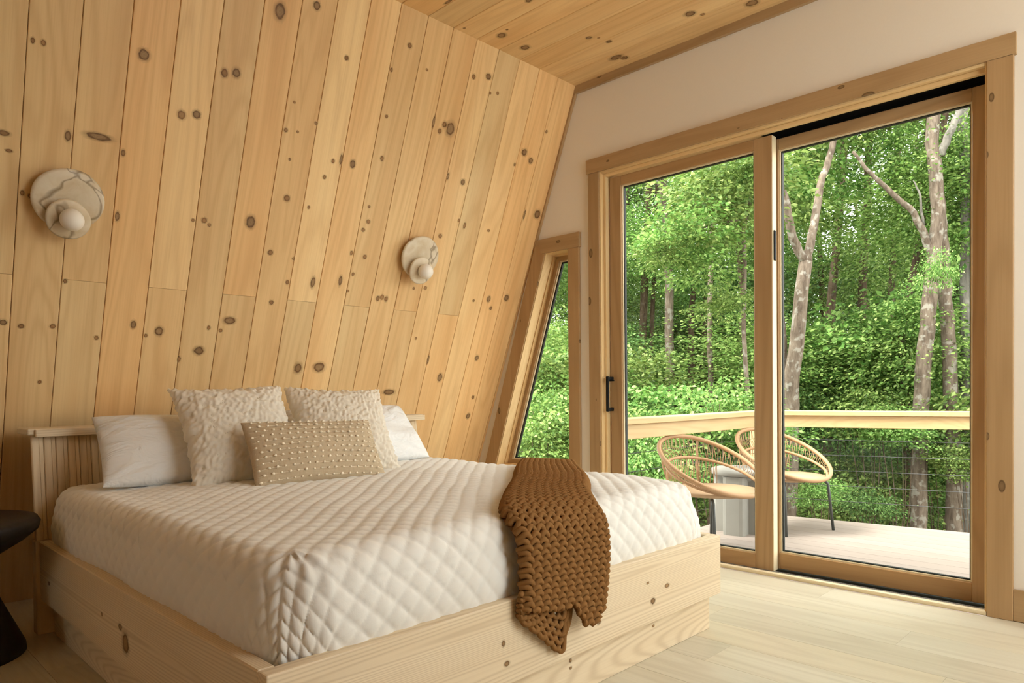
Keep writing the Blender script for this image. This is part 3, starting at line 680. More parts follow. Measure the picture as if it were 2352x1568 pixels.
def pillow_mesh(w, h, t, n=56, amp=0.004, seed=1, **kw):
    a = np.sin(np.linspace(-1, 1, n)*math.pi/2)
    u, v = np.meshgrid(a, a, indexing='ij')
    x, y, T = pillow_surface(w, h, t, u, v, **kw)
    edge = np.clip((1-np.abs(u))*(1-np.abs(v))*12, 0, 1)
    wv = wrinkle(u, v, seed, amp)*edge; wv2 = wrinkle(u, v, seed+5, amp)*edge
    V = np.concatenate([np.stack([x, y, T+wv], -1).reshape(-1, 3), np.stack([x, y, -T*0.9-wv2], -1).reshape(-1, 3)])
    I = np.arange(n*n).reshape(n, n)
    F = [tuple(q) for q in np.stack([I[:-1, :-1].ravel(), I[1:, :-1].ravel(), I[1:, 1:].ravel(), I[:-1, 1:].ravel()], 1)]
    F += [tuple(q+n*n) for q in np.stack([I[:-1, :-1].ravel(), I[:-1, 1:].ravel(), I[1:, 1:].ravel(), I[1:, :-1].ravel()], 1)]
    me = mesh_from(V, [tuple(int(i) for i in f) for f in F], True)
    bm = bmesh.new(); bm.from_mesh(me); bmesh.ops.remove_doubles(bm, verts=bm.verts, dist=1e-5)
    for f in bm.faces: f.smooth = True
    bm.to_mesh(me); bm.free(); return me
def frame_matrix(base, up, yaw, roll=0.0):
    """base: bottom middle of the pillow; up: lean vector in the x,z plane; yaw turns it about z; roll tilts it in its plane."""
    U = Vector((up[0], 0, up[1])).normalized(); Wd = Vector((0, 1, 0)); N = Wd.cross(U)   # N faces the room
    R = Matrix((Wd, U, N)).transposed().to_4x4()
    return Matrix.Translation(base) @ Matrix.Rotation(yaw, 4, 'Z') @ R @ Matrix.Rotation(roll, 4, 'Z')
MT = 0.530
def place_pillow(o, base, up, h, yaw=0.0, roll=0.0, drop=0.0):
    o.matrix_world = frame_matrix(Vector(base), up, yaw, roll) @ Matrix.Translation((0, h/2-drop, 0))
PIL = {}
def white_pillow(seed, base, up, yaw, roll, label, w=0.66, h=0.40, t=0.17):
    o = add('pillow', pillow_mesh(w, h, t, 76, 0.0075, seed, cx=0.03, cy=0.05), 'linen'); place_pillow(o, base, up, h, yaw, roll)
    tag(o, label, 'pillow', 'white sleeping pillows'); return o
white_pillow(3, (-2.60, 1.05, MT+0.002), (-0.68, 0.73), math.radians(-4), math.radians(-2), 'smooth white pillow nearest the dark stool', 0.68, 0.315, 0.15)
white_pillow(8, (-2.63, 1.80, MT+0.004), (-0.66, 0.75), math.radians(4), math.radians(1), 'smooth white pillow nearest the window', 0.66, 0.325, 0.15)

def tuft_mesh(w, h, t, count, seed, L=(0.012, 0.024), wid=0.0085):
    g = np.random.default_rng(seed)
    u = g.uniform(-0.985, 0.985, count); v = g.uniform(-0.985, 0.985, count); side = np.where(g.uniform(0, 1, count) < 0.72, 1.0, -0.9)
    e = 1e-3
    def S(u, v):
        x, y, T = pillow_surface(w, h, t, u, v); return np.stack([x, y, T*side], -1)
    p = S(u, v); pu = S(np.clip(u+e, -0.999, 0.999), v)-p; pv = S(u, np.clip(v+e, -0.999, 0.999))-p
    nrm = np.cross(pu, pv)*np.sign(side)[:, None]; nrm /= np.linalg.norm(nrm, axis=1)[:, None]+1e-12
    rad = np.stack([p[:, 0]/w, p[:, 1]/h, np.zeros(count)], 1)
    nrm = nrm+rad*1.2; nrm /= np.linalg.norm(nrm, axis=1)[:, None]
    rv = g.normal(size=(count, 3)); tan = np.cross(nrm, rv); tan /= np.linalg.norm(tan, axis=1)[:, None]; bi = np.cross(nrm, tan)
    ln = g.uniform(L[0], L[1], count)[:, None]; cur = g.uniform(0.35, 1.0, count)[:, None]
    V = np.zeros((count, 4, 2, 3))
    for k in range(4):
        s = k/3
        c = p-nrm*0.004+nrm*ln*(math.sin(s*1.6)*0.75)+tan*ln*cur*(s**1.6)
        wd = wid*(1-0.62*s)*(1 if k else 0.7)
        V[:, k, 0] = c-bi*wd; V[:, k, 1] = c+bi*wd
    V = V.reshape(-1, 3); b = np.arange(count)*8
    F = np.concatenate([np.stack([b+2*k, b+2*k+1, b+2*k+3, b+2*k+2], 1) for k in range(3)])
    return mesh_from(V, F, True)
def fleece_mesh(w, h, t, seed, n=150):
    g = np.random.default_rng(seed); a = np.sin(np.linspace(-1, 1, n)*math.pi/2); u, v = np.meshgrid(a, a, indexing='ij')
    x, y, T = pillow_surface(w, h, t, u, v)
    s = np.zeros_like(x)
    for k in range(40):
        th = g.uniform(0, math.pi*2); fr = g.uniform(90, 420); s += np.sin(fr*(x*math.cos(th)+y*math.sin(th))+g.uniform(0, 6.28)+1.2*np.sin((30+3*k)*x+k)+1.2*np.cos((28+2*k)*y+k))/fr**0.4
    s /= s.std(); nxy = np.stack([x/w, y/h], 0)*2
    d = 0.0018*s+0.005
    V = np.concatenate([np.stack([x+nxy[0]*(0.006+d), y+nxy[1]*(0.006+d), T+d], -1).reshape(-1, 3), np.stack([x+nxy[0]*(0.006+d), y+nxy[1]*(0.006+d), -T*0.9-d], -1).reshape(-1, 3)])
    I = np.arange(n*n).reshape(n, n); q = np.stack([I[:-1, :-1].ravel(), I[1:, :-1].ravel(), I[1:, 1:].ravel(), I[:-1, 1:].ravel()], 1)
    rim = np.concatenate([I[0, :], I[1:, -1], I[-1, -2::-1], I[-2:0:-1, 0]]); rn = np.roll(rim, -1)
    F = np.concatenate([q, (q+n*n)[:, ::-1], np.stack([rim, rn, rn+n*n, rim+n*n], 1)])
    return mesh_from(V, F, True)
def fluffy(seed, base, up, yaw, roll, label, w=0.395, h=0.395, t=0.16):
    o = add('fluffy_cushion', fleece_mesh(w, h, t, seed), 'fluff'); place_pillow(o, base, up, h, yaw, roll)
    f = add('fleece', tuft_mesh(w, h, t, 5000, seed, (0.006, 0.012), 0.0055), 'fluff', o); f['kind'] = 'stuff'
    tag(o, label, 'cushion', 'fluffy cream cushions'); return o
fluffy(21, (-2.45, 1.150, MT+0.004), (-0.55, 0.835), math.radians(-5), math.radians(2), 'fluffy cream cushion leaning between the smooth pillow and the beige cushion')
fluffy(34, (-2.40, 1.540, MT-0.004), (-0.55, 0.835), math.radians(-8), math.radians(-2), 'fluffy cream cushion behind the beige cushion, nearest the window')

def lumbar():
    w, h, t = 0.50, 0.265, 0.12
    o = add('lumbar_cushion', pillow_mesh(w, h, t, 50, 0.002, 5, cx=0.03, cy=0.07), 'lumbar')
    place_pillow(o, (-2.245, 1.322, MT-0.006), (-0.55, 0.83), h, math.radians(-5), math.radians(-1))
    tag(o, 'beige oblong cushion with rows of cream knots', 'cushion')
    def P(u, v):
        x, y, T = pillow_surface(w, h, t, np.array(u), np.array(v), cx=0.03, cy=0.07); return Vector((float(x), float(y), float(T)+0.0008))
    th, kn = [], []
    rows = 12
    for i in range(rows):
        v = -0.9+1.8*i/(rows-1)
        th.append(([P(-0.97+1.94*k/40, v) for k in range(41)], 0.0009))
        u = -0.95+(0.055 if i % 2 else 0.0)+RND.uniform(-0.01, 0.01)
        while u < 0.96:
            c = P(u, v)+Vector((0, 0, 0.002)); r = RND.uniform(0.0034, 0.0050)
            kn.append(([c+Vector((-r*1.1, 0, -r*0.3)), c+Vector((-r*0.5, 0, r*0.25)), c+Vector((r*0.5, 0, r*0.25)), c+Vector((r*1.1, 0, -r*0.3))], [r*0.35, r*0.95, r*0.95, r*0.35]))
            u += 0.118+RND.uniform(-0.012, 0.012)
    a = add('thread_rows', multi_tube(th, 5), 'thread', o); a['kind'] = 'stuff'
    b = add('yarn_knots', multi_tube(kn, 6), 'thread', o); b['kind'] = 'stuff'
lumbar()

# ------------------------------------------------------------------ knitted throw over the foot of the bed
def make_throw():
    ctrl = [  # left point, right point
        ((-2.16, 2.285, 0.470), (-1.88, 2.300, 0.470)),
        ((-2.12, 2.245, 0.525), (-1.85, 2.262, 0.530)),
        ((-2.06, 2.150, 0.556), (-1.80, 2.190, 0.560)),
        ((-1.88, 1.93, 0.560), (-1.64, 2.02, 0.566)),
        ((-1.66, 1.69, 0.560), (-1.45, 1.83, 0.564)),
        ((-1.45, 1.44, 0.556), (-1.31, 1.66, 0.556)),
        ((-1.305, 1.285, 0.545), (-1.215, 1.575, 0.535)),
        ((-1.212, 1.248, 0.505), (-1.178, 1.572, 0.490)),
        ((-1.196, 1.250, 0.440), (-1.172, 1.578, 0.420)),
        ((-1.192, 1.248, 0.370), (-1.172, 1.572, 0.340)),
        ((-1.190, 1.243, 0.300), (-1.172, 1.556, 0.255)),
        ((-1.190, 1.240, 0.240), (-1.172, 1.545, 0.190))]
    Lp = [Vector(a) for a, b in ctrl]; Rp = [Vector(b) for a, b in ctrl]
    def cr(P, s):
        i = min(int(s), len(P)-2); f = s-i
        p0, p1, p2, p3 = P[max(i-1, 0)], P[i], P[i+1], P[min(i+2, len(P)-1)]
        return 0.5*((2*p1)+(p2-p0)*f+(2*p0-5*p1+4*p2-p3)*f*f+(3*p1-p0-3*p2+p3)*f**3)
    def S(u, s):
        a, b = cr(Lp, s), cr(Rp, s); p = a.lerp(b, u)
        return p
    def N(u, s):
        e = 0.02; d1_ = S(min(u+e, 1), s)-S(max(u-e, 0), s); d2_ = S(u, min(s+e, len(Lp)-1))-S(u, max(s-e, 0))
        n_ = d1_.cross(d2_); n_ = -n_ if n_.z*0.6+n_.x < 0 else n_
        return n_.normalized()
    # arc-length along the centre
    smax = len(Lp)-1.0; K = 400; cum = [0]
    for k in range(K): cum.append(cum[-1]+(S(0.5, smax*(k+1)/K)-S(0.5, smax*k/K)).length)
    def s_at(d):
        j = np.searchsorted(cum, d); j = max(1, min(K, int(j))); f = (d-cum[j-1])/(cum[j]-cum[j-1]+1e-9); return smax*(j-1+f)/K
    total = cum[-1]
    # the hem: how much of the length each u keeps
    def hem(u):
        pts = [(0, 0.070), (0.2, 0.068), (0.42, 0.066), (0.55, 0.075), (0.66, 0.040), (0.76, 0.012), (0.86, 0.020), (1.0, 0.075)]
        for (a, va), (b, vb) in zip(pts, pts[1:]):
            if u <= b: return va+(vb-va)*(u-a)/(b-a)
        return pts[-1][1]
    V, F = [], []
    def addmesh(v, f):
        o = len(V); V.extend(v); F.extend([tuple(i+o for i in q) for q in f])
    pitch = 0.0150; wl_ = 0.0285; rr = 0.0080
    rows = int(total/pitch)
    for i in range(rows):
        d0 = i*pitch; run = []
        m = 132
        for k in range(m+1):
            u = k/m
            ph = 2*math.pi*(u*0.31/wl_)+0.9*math.sin(i*0.5)*0.3
            ar = abs(math.sin(ph/2+(math.pi/4 if i % 2 else 0)))
            d = d0-0.0125*ar+0.004
            if d > total-hem(u):
                if len(run) > 4: addmesh(*tube(run, rr, 6))
                run = []; continue
            s = s_at(max(d, 0)); p = S(u, s); n_ = N(u, s)
            edge_drop = 0.020*max(0, (abs(u-0.5)-0.42)/0.08)**2
            run.append(p+n_*(0.0005+0.0075*ar-edge_drop))
        if len(run) > 4: addmesh(*tube(run, rr, 6))
    # lining just under the loops
    gu, gs = 24, 110; base = len(V)
    idx = {}
    for a in range(gu+1):
        for b in range(gs+1):
            u = a/gu; d = min(total*b/gs, total-hem(u)-0.004); s = s_at(max(d, 0))
            V.append(S(u, s)-N(u, s)*(0.006+0.014*max(0, (abs(u-0.5)-0.42)/0.08)**2)); idx[a, b] = base+a*(gs+1)+b
    for a in range(gu):
        for b in range(gs): F.append((idx[a, b], idx[a+1, b], idx[a+1, b+1], idx[a, b+1]))
    # the folded-under layer that hangs lower, behind the front layer
    def B(u, w_):
        y = 1.238+0.215*u
        zt = 0.345; zb = 0.292-0.125*min(u/0.72, 1)+(0.12*max(0, (u-0.8)/0.2))
        x = -1.199+0.006*math.sin(u*5)-0.004*w_
        return Vector((x, y, zt+(zb-zt)*w_))
    for j in range(9):
        run = []
        for k in range(61):
            u = k/60; ph = 2*math.pi*(u*0.215/wl_)+(math.pi if j % 2 else 0)
            p = B(u, j/8); run.append(p+Vector((0.003*math.cos(ph), 0, 0.005*math.sin(ph))))
        addmesh(*tube(run, 0.0075, 6))
    return mesh_from([tuple(v) for v in V], F, True)
tag(add('knitted_throw', make_throw(), 'knit'), 'chunky brown knitted throw draped over the foot of the bed', 'throw')

# ------------------------------------------------------------------ wall lamps
def sconce_disc(r, th, seed, flat=0.0):
    g = random.Random(seed); seg = 56; vs, fs = [], []
    ph = [g.uniform(0, 6.28) for _ in range(4)]
    def rad(a): return r*(1+0.018*math.sin(2*a+ph[0])+0.014*math.sin(3*a+ph[1])+0.006*math.sin(5*a+ph[2])-flat*max(0, math.cos(a-2.2))**6)
    prof = [(0.0, 0.0), (0.90, 0.0), (0.985, 0.2), (1.0, 0.5), (0.985, 0.8), (0.92, 1.0), (0.6, 0.90), (0.0, 0.78)]
    for k in range(seg):
        a = 2*math.pi*k/seg
        for q, z in prof: vs.append((z*th, q*rad(a)*math.cos(a), q*rad(a)*math.sin(a)))
    n_ = len(prof)
    for k in range(seg):
        for i in range(n_-1):
            a, b = k*n_+i, ((k+1) % seg)*n_+i; fs.append((a, a+1, b+1, b))
    me = mesh_from(vs, fs, True); bm = bmesh.new(); bm.from_mesh(me); bmesh.ops.remove_doubles(bm, verts=bm.verts, dist=1e-6); bmesh.ops.recalc_face_normals(bm, faces=bm.faces)
    for f in bm.faces: f.smooth = True
    bm.to_mesh(me); bm.free(); return me
def sphere_mesh(r, seg=28, rings=16):
    return lathe([(r*math.sin(math.pi*i/rings), -r*math.cos(math.pi*i/rings)) for i in range(rings+1)], seg)
big_me, small_me, globe_me = sconce_disc(0.112, 0.017, 4, 0.05), sconce_disc(0.070, 0.013, 9), sphere_mesh(0.038)
rod_me = tube_mesh([(0.0, 0, 0), (0.034, 0, 0)], 0.02, 14); rod2_me = tube_mesh([(0.045, -0.004, -0.056), (0.115, -0.004, -0.046)], 0.016, 14)
def sconce(y, z, label):
    root = empty('wall_lamp', (slant_x(z), y, z), (0, TH, 0)); tag(root, label, 'wall lamp', 'alabaster wall lamps')
    add('mount', rod_me, 'black', root)
    add('backplate', big_me, 'alabaster', root, (0.030, -0.003, 0.012))
    add('stem', rod2_me, 'bead', root)
    add('small_disc', small_me, 'alabaster', root, (0.066, -0.006, -0.052))
    add('globe', globe_me, 'globe', root, (0.112, -0.004, -0.046))
sconce(0.683, 1.545, 'alabaster disc wall lamp with small globe above the dark stool side of the bed')
sconce(2.245, 1.545, 'alabaster disc wall lamp with small globe nearest the slanted window')

# ------------------------------------------------------------------ dark stool beside the bed
st = empty('side_stool', (-2.885, 0.310, 0)); tag(st, 'black wooden stool table beside the headboard, cut by the picture edge', 'stool')
add('top', lathe([(0, 0.452), (0.230, 0.450), (0.261, 0.444), (0.2705, 0.428), (0.265, 0.405), (0.225, 0.372), (0.15, 0.325), (0.098, 0.29), (0, 0.29)], 64), 'black_wood', st)
add('pedestal', lathe([(0, 0.2895), (0.098, 0.2895), (0.105, 0.27), (0.135, 0.22), (0.165, 0.15), (0.200, 0.07), (0.222, 0.02), (0.225, 0.0), (0, 0.0)], 64), 'black_wood', st)

# ------------------------------------------------------------------ deck and railing
DKZ = -0.15
def edge_y(x): return 5.44+0.145*(x+2.37)
gr_v, gr_f = [], []
gx = np.linspace(-46, 16, 63); gy = np.linspace(3.3, 52, 50)
for a in gx:
    for b in gy:
        gr_v.append((a, b, -1.25-0.035*max(0, b-6)+0.12*mnoise.noise(Vector((a*0.4, b*0.4, 0)))))
for i in range(len(gx)-1):
    for j in range(len(gy)-1):
        k = i*len(gy)+j; gr_f.append((k, k+len(gy), k+len(gy)+1, k+1))
tag(add('ground', mesh_from(gr_v, gr_f, True), 'ground'), 'dark forest floor sloping away below the deck', 'ground', kind='structure')
dk = add('deck', prism([(-2.58, YW+0.16), (1.4, YW+0.16), (1.4, edge_y(1.4)-0.03), (-2.58, edge_y(-2.58)-0.03)], DKZ-0.24, DKZ-0.026, 2), 'backing')
tag(dk, 'tan composite deck outside the glass door', 'deck', kind='structure')
y = YW+0.155; bw = 0.140
while y < edge_y(1.4):
    y1 = y+bw-0.0028
    x_lo = -2.60
    # boards past the skewed front edge are cut along it
    xa = (y-5.44)/0.145-2.37; xb = (y1-5.44)/0.145-2.37
    if max(edge_y(x_lo), 0) >= y1: poly = [(x_lo, y), (1.45, y), (1.45, y1), (x_lo, y1)]
    else:
        poly = [(max(x_lo, xa), y), (1.45, y), (1.45, y1), (min(max(x_lo, xb), 1.45), y1)]
        if xa < x_lo: poly = [(x_lo, y), (1.45, y), (1.45, y1), (max(x_lo, xb), y1), (x_lo, edge_y(x_lo))]
    if len(poly) >= 3 and poly[1][0]-poly[0][0] > 0.05:
        add('deck_board', prism(poly, DKZ-0.025, DKZ, 2), 'deck', dk)
    y += bw
rl = empty('deck_railing', (-2.5, 5.3, DKZ)); tag(rl, 'pine deck railing with a flat top cap and thin dark cables', 'railing')
RZ = 0.68; RX = -2.50
CN = (RX, 5.345)
def rail_line(x): return CN[1]+0.27*(x-CN[0])
XE = 1.4
def slab(name, off0, off1, z0, z1, mx, my):
    # left run along y, front run along the skewed edge, mitred at the corner
    o = add(name, prism([(RX+off0, YW+0.2), (RX+off1, YW+0.2), (RX+off1, CN[1]+off1*0.27-off1*1.036), (RX+off0, CN[1]+off0*0.27-off0*1.036)], z0, z1, 2, 0.003), my, rl, world=True)
    a, b = off0, off1
    add(name, prism([(RX+b, CN[1]+b*0.27-b*1.036+0.0005), (XE, rail_line(XE)-b*1.036), (XE, rail_line(XE)-a*1.036), (RX+a, CN[1]+a*0.27-a*1.036+0.0005)], z0, z1, 2, 0.003), mx, rl, world=True)
slab('rail_cap', -0.075, 0.068, RZ-0.036, RZ, 'rail_x', 'rail_y')
slab('rail_beam', 0.005, 0.043, RZ-0.126, RZ-0.0365, 'rail_x', 'rail_y')
for px, py in ((RX-0.02, CN[1]-0.0), (RX-0.02, YW+0.26), (1.3, rail_line(1.3)+0.0)):
    add('post', box_mesh(px-0.045, px+0.045, py-0.045, py+0.045, DKZ-0.2, RZ-0.0365, 0.004), 'rail_y', rl, world=True)
for k in range(5):
    zc = RZ-0.126-0.115*(k+1)+0.02
    if zc < DKZ+0.06: break
    add('cable', tube_mesh([(RX-0.02, YW+0.3, zc), (RX-0.02, CN[1]-0.04, zc)], 0.0022, 6), 'cable', rl, world=True)
    add('cable', tube_mesh([(RX+0.02, CN[1]+0.01, zc), (1.26, rail_line(1.26), zc)], 0.0022, 6), 'cable', rl, world=True)

# ------------------------------------------------------------------ rattan chairs on the deck
def ellipse_pt(c, rx, ry, tilt, a):
    # hoop in the chair's own frame: +x is forward
    x, y_ = rx*math.cos(a), ry*math.sin(a)
    return Vector((c[0]+x*math.cos(tilt), y_, c[2]-x*math.sin(tilt)))
def build_chair():
    SH = 0.375; SRr = 0.290
    rim = lambda a: ellipse_pt((-0.015, 0, SH+0.158), 0.362, 0.350, math.radians(26.5), a)
    inner = lambda a: ellipse_pt((0.0, 0, SH+0.088), 0.305, 0.308, math.radians(18), a)
    seat_pt = lambda a: Vector((SRr*math.cos(a), SRr*math.sin(a)*0.98, SH))
    parts = {}
    parts['rim'] = (tube_mesh([rim(2*math.pi*k/64) for k in range(64)], 0.0145, 8, True), 'rattan')
    parts['inner_hoop'] = (tube_mesh([inner(math.radians(32)+(2*math.pi-math.radians(64))*k/56) for k in range(57)], 0.010, 8), 'rattan')
    parts['seat'] = (lathe([(0, SH-0.012), (SRr-0.004, SH-0.014), (SRr+0.004, SH-0.004), (SRr, SH+0.008), (0, SH+0.006)], 48), 'seat')
    strands = []
    N_ = 52
    for k in range(N_):
        a = math.radians(20)+(2*math.pi-math.radians(40))*k/N_
        for da in (-0.045, 0.045):
            p, q = rim(a), inner(a+da)
            mid = (p+q)/2; mid += Vector((mid.x, mid.y, 0)).normalized()*0.012
            strands.append(([p, mid, q], 0.0021))
    for k in range(24):
        a = math.radians(128)+math.radians(104)*k/23
        for da in (-0.05, 0.05):
            p, q = inner(a), seat_pt(a+da)
            strands.append(([p, (p+q)/2+Vector((math.cos(a), math.sin(a), 0))*0.006, q], 0.0021))
    parts['weave'] = (multi_tube(strands, 5), 'rattan')
    parts['rib'] = []
    for a in (math.radians(150), math.radians(210)):
        p, q = rim(a), seat_pt(a); parts['rib'].append(tube_mesh([p, (p+q)/2+Vector((math.cos(a), math.sin(a), 0))*0.02, q], 0.007, 6))
    legs = []
    for sx, sy in ((1, 1), (1, -1), (-1, 1), (-1, -1)):
        top = Vector((0.17*sx, 0.20*sy, SH-0.022)); kn = Vector((0.205*sx, 0.225*sy, SH-0.050)); ft = Vector((0.235*sx, 0.245*sy, 0.0))
        legs.append(tube_mesh([top, top.lerp(kn, 0.6)+Vector((0, 0, 0.006)), kn, kn.lerp(ft, 0.1), ft], 0.0105, 8))
    brace = multi_tube([([(0.17, 0.20, SH-0.022), (-0.17, -0.20, SH-0.022)], 0.008), ([(0.17, -0.20, SH-0.022), (-0.17, 0.20, SH-0.022)], 0.008)], 6)
    return parts, legs, brace
CH_parts, CH_legs, CH_brace = build_chair()
def chair(x, y, ang, label, sc=0.94):
    r = empty('rattan_chair', (x, y, DKZ), (0, 0, math.radians(ang))); tag(r, label, 'chair', 'rattan lounge chairs on the deck'); r.scale = (sc, sc, 1)
    for me in CH_parts['rib']: add('rib', me, 'rattan', r)
    for nm, (me, mt) in [q for q in CH_parts.items() if q[0] != 'rib']:
        o = add(nm, me, mt, r)
        if nm == 'weave': o['kind'] = 'stuff'
    for me in CH_legs: add('leg', me, 'steel_dark', r)
    add('brace', CH_brace, 'steel_dark', r)
chair(-2.17, 3.98, -13, 'rattan hoop chair on the deck nearest the glass door, left of the concrete table')
chair(-2.135, 4.955, -19, 'rattan hoop chair on the deck beside the corner of the railing')

# concrete side table with a cross-shaped foot
ct = empty('concrete_side_table', (-2.31, 4.64, DKZ), (0, 0, math.radians(8))); tag(ct, 'pale concrete side table with a cross-shaped foot between the chairs', 'table')
def lobes(R_, w_, rr=0.03):
    pts = []
    for k in range(4):
        a = k*math.pi/2; c, s = math.cos(a), math.sin(a)
        for (x, y_) in ((w_, w_), (R_-rr, w_), (R_-rr*0.3, w_-rr*0.3), (R_, w_-rr), (R_, -w_+rr), (R_-rr*0.3, -w_+rr*0.3), (R_-rr, -w_)):
            pts.append((x, y_, c, s))
    out = [(x*c+y_*s, x*s-y_*c) for x, y_, c, s in pts]
    return out
add('foot', prism(lobes(0.185, 0.075), 0.0, 0.40, 2), 'concrete', ct)
add('bowl', lathe([(0, 0.335), (0.06, 0.342), (0.115, 0.365), (0.15, 0.40), (0.0, 0.401)], 40), 'concrete', ct)
add('top', lathe([(0, 0.4015), (0.185, 0.4015), (0.202, 0.408), (0.207, 0.425), (0.202, 0.442), (0.185, 0.448), (0, 0.448)], 48), 'concrete', ct)

# ------------------------------------------------------------------ woods
def leaves_mesh(count, sprays, ext, seed, size=(0.075, 0.125), spread=0.42, flat=0.30, fill=0.55):
    """sprays of leaves inside an ellipsoid; ext: half sizes"""
    g = np.random.default_rng(seed); per = count//sprays
    d = g.normal(size=(sprays, 3)); d /= np.linalg.norm(d, axis=1)[:, None]
    c = d*(g.uniform(0, 1, sprays)**fill)[:, None]*np.array(ext)
    C = np.repeat(c, per, 0); n_ = len(C)
    off = g.normal(size=(n_, 3))*np.array([spread, spread, spread*flat])*0.6
    P = C+off; P[:, 2] -= 0.12*np.linalg.norm(off[:, :2], axis=1)
    out = np.repeat(d, per, 0)*np.array([1, 1, 0.1])+off*np.array([1, 1, 0.3])*2; out[:, 2] -= 0.35
    out += g.normal(size=(n_, 3))*0.45; out /= np.linalg.norm(out, axis=1)[:, None]
    up = np.tile(np.array([0, 0, 1.0]), (n_, 1))+g.normal(size=(n_, 3))*0.55
    sd_ = np.cross(out, up); sd_ /= np.linalg.norm(sd_, axis=1)[:, None]+1e-9; nn = np.cross(sd_, out)
    L = g.uniform(size[0], size[1], n_)[:, None]; Wd = L*g.uniform(0.26, 0.36, n_)[:, None]
    a = P; b = P+out*L*0.45+sd_*Wd+nn*L*0.08; tip = P+out*L-nn*L*0.05; e = P+out*L*0.45-sd_*Wd+nn*L*0.08
    V = np.stack([a, b, tip, e], 1).reshape(-1, 3); k = np.arange(n_)*4
    F = np.concatenate([np.stack([k, k+1, k+2], 1), np.stack([k, k+2, k+3], 1)])
    me = bpy.data.meshes.new('leaves'); nv, nf = len(V), len(F)
    me.vertices.add(nv); me.vertices.foreach_set('co', V.astype(np.float32).ravel())
    me.loops.add(nf*3); me.loops.foreach_set('vertex_index', F.ravel().astype(np.int32))
    me.polygons.add(nf); me.polygons.foreach_set('loop_start', np.arange(0, nf*3, 3, dtype=np.int32))
    me.update(calc_edges=True); return me
CROWN = {mt: [leaves_mesh(9000, 260, (1.45, 1.45, 1.5), 100+i+10*j, size=(0.055, 0.095), spread=0.38, fill=0.5) for i in range(3)] for j, mt in enumerate(('leaf', 'leaf_dark'))}
BRIGHT = [leaves_mesh(2000, 75, (1.1, 0.9, 0.7), 200+i, size=(0.07, 0.115), spread=0.32, flat=0.2) for i in range(2)]
SHRUB = {mt: [leaves_mesh(4000, 130, (1.0, 1.0, 0.6), 300+i+10*j, size=(0.055, 0.10), spread=0.28) for i in range(3)] for j, mt in enumerate(('leaf', 'leaf_dark'))}
def gz(y): return -1.25-0.035*max(0, y-6)
def pos(px, dist, z=None):
    """a spot in the woods: bearing from the house corner given by angle table, distance in metres"""
    yaw = math.radians(44.526); a = math.atan((px-1176)/1612.12); th = yaw-a
    return Vector((-math.sin(th)*dist, math.cos(th)*dist, 0))
def zray(py, px, dist):
    a = math.atan((px-1176)/1612.12)
    return 0.85+(898-(px-1176)*0.0097-py)/1612.12*dist*math.cos(a)
def foliage(parent, lst, mt, loc, scale, name='foliage'):
    me = RND.choice(lst)
    o = add(name, me, mt, parent, loc, (RND.uniform(-0.15, 0.15), RND.uniform(-0.15, 0.15), RND.uniform(0, 6.28)), scale)
    o['kind'] = 'stuff'; return o
def wobble(pts, amp, n_=4):
    out = []
    for a, b in zip(pts, pts[1:]):
        for k in range(n_):
            out.append(a.lerp(b, k/n_)+Vector((RND.uniform(-amp, amp), RND.uniform(-amp, amp), 0)))
    out.append(pts[-1]); return out
def trunk_part(root, pts, r0, r1, mat, name='trunk', amp=0.012):
    P = wobble(pts, amp); m_ = len(P)
    return add(name, tube_mesh(P, [r0+(r1-r0)*k/(m_-1) for k in range(m_)], 10), mat, root, world=True)
def tree_root(p, name, label, group=None):
    r = empty(name, (p.x, p.y, gz(p.y)-0.05)); tag(r, label, 'tree', group); return r

# trunks that can be picked out, each placed where it grows
def W3(px, py, dist):
    p = pos(px, dist); p.z = zray(py, px, dist); return p
def ground_pt(px, dist): p = pos(px, dist); p.z = gz(p.y)-0.1; return p

r = tree_root(ground_pt(1806, 8.2), 'forked_tree', 'pale lichened tree forking into a wide V behind the railing')
trunk_part(r, [ground_pt(1806, 8.2), W3(1812, 1000, 8.2), W3(1822, 860, 8.2), W3(1852, 600, 8.2)], 0.105, 0.070, 'bark')
trunk_part(r, [W3(1850, 606, 8.2), W3(1822, 545, 8.1), W3(1801, 440, 8.0), W3(1794, 330, 7.9), W3(1790, 100, 7.7)], 0.050, 0.030, 'bark', 'branch')
trunk_part(r, [W3(1853, 606, 8.2), W3(1868, 520, 8.3), W3(1886, 430, 8.4), W3(1912, 345, 8.5), W3(1945, 150, 8.7)], 0.050, 0.030, 'bark', 'branch')
trunk_part(r, [ground_pt(1800, 8.35), W3(1806, 900, 8.35), W3(1797, 790, 8.3), W3(1786, 640, 8.3), W3(1770, 300, 8.2)], 0.055, 0.030, 'bark', 'branch')
for px, py, dd in ((1860, 300, 9.0), (1960, 230, 9.2), (1800, 120, 9.2), (1900, 60, 9.0), (1835, 480, 9.4), (1880, 400, 9.6)): foliage(r, BRIGHT, 'leaf', W3(px, py, dd)-r.location, (0.75, 0.6, 0.75))
r = tree_root(ground_pt(2104, 8.8), 'twin_trunk_tree', 'tall pale tree with two trunks joining high up')
trunk_part(r, [ground_pt(2104, 8.8), W3(2112, 1000, 8.8), W3(2126, 800, 8.8), W3(2140, 640, 8.8), W3(2156, 480, 8.8), W3(2142, 330, 8.8), W3(2140, 100, 8.8), W3(2146, -200, 8.8)], 0.085, 0.058, 'bark')
trunk_part(r, [ground_pt(2192, 9.0), W3(2190, 1000, 9.0), W3(2182, 850, 9.0), W3(2172, 690, 9.0), W3(2166, 560, 8.9), W3(2158, 470, 8.82)], 0.082, 0.055, 'bark', 'trunk')
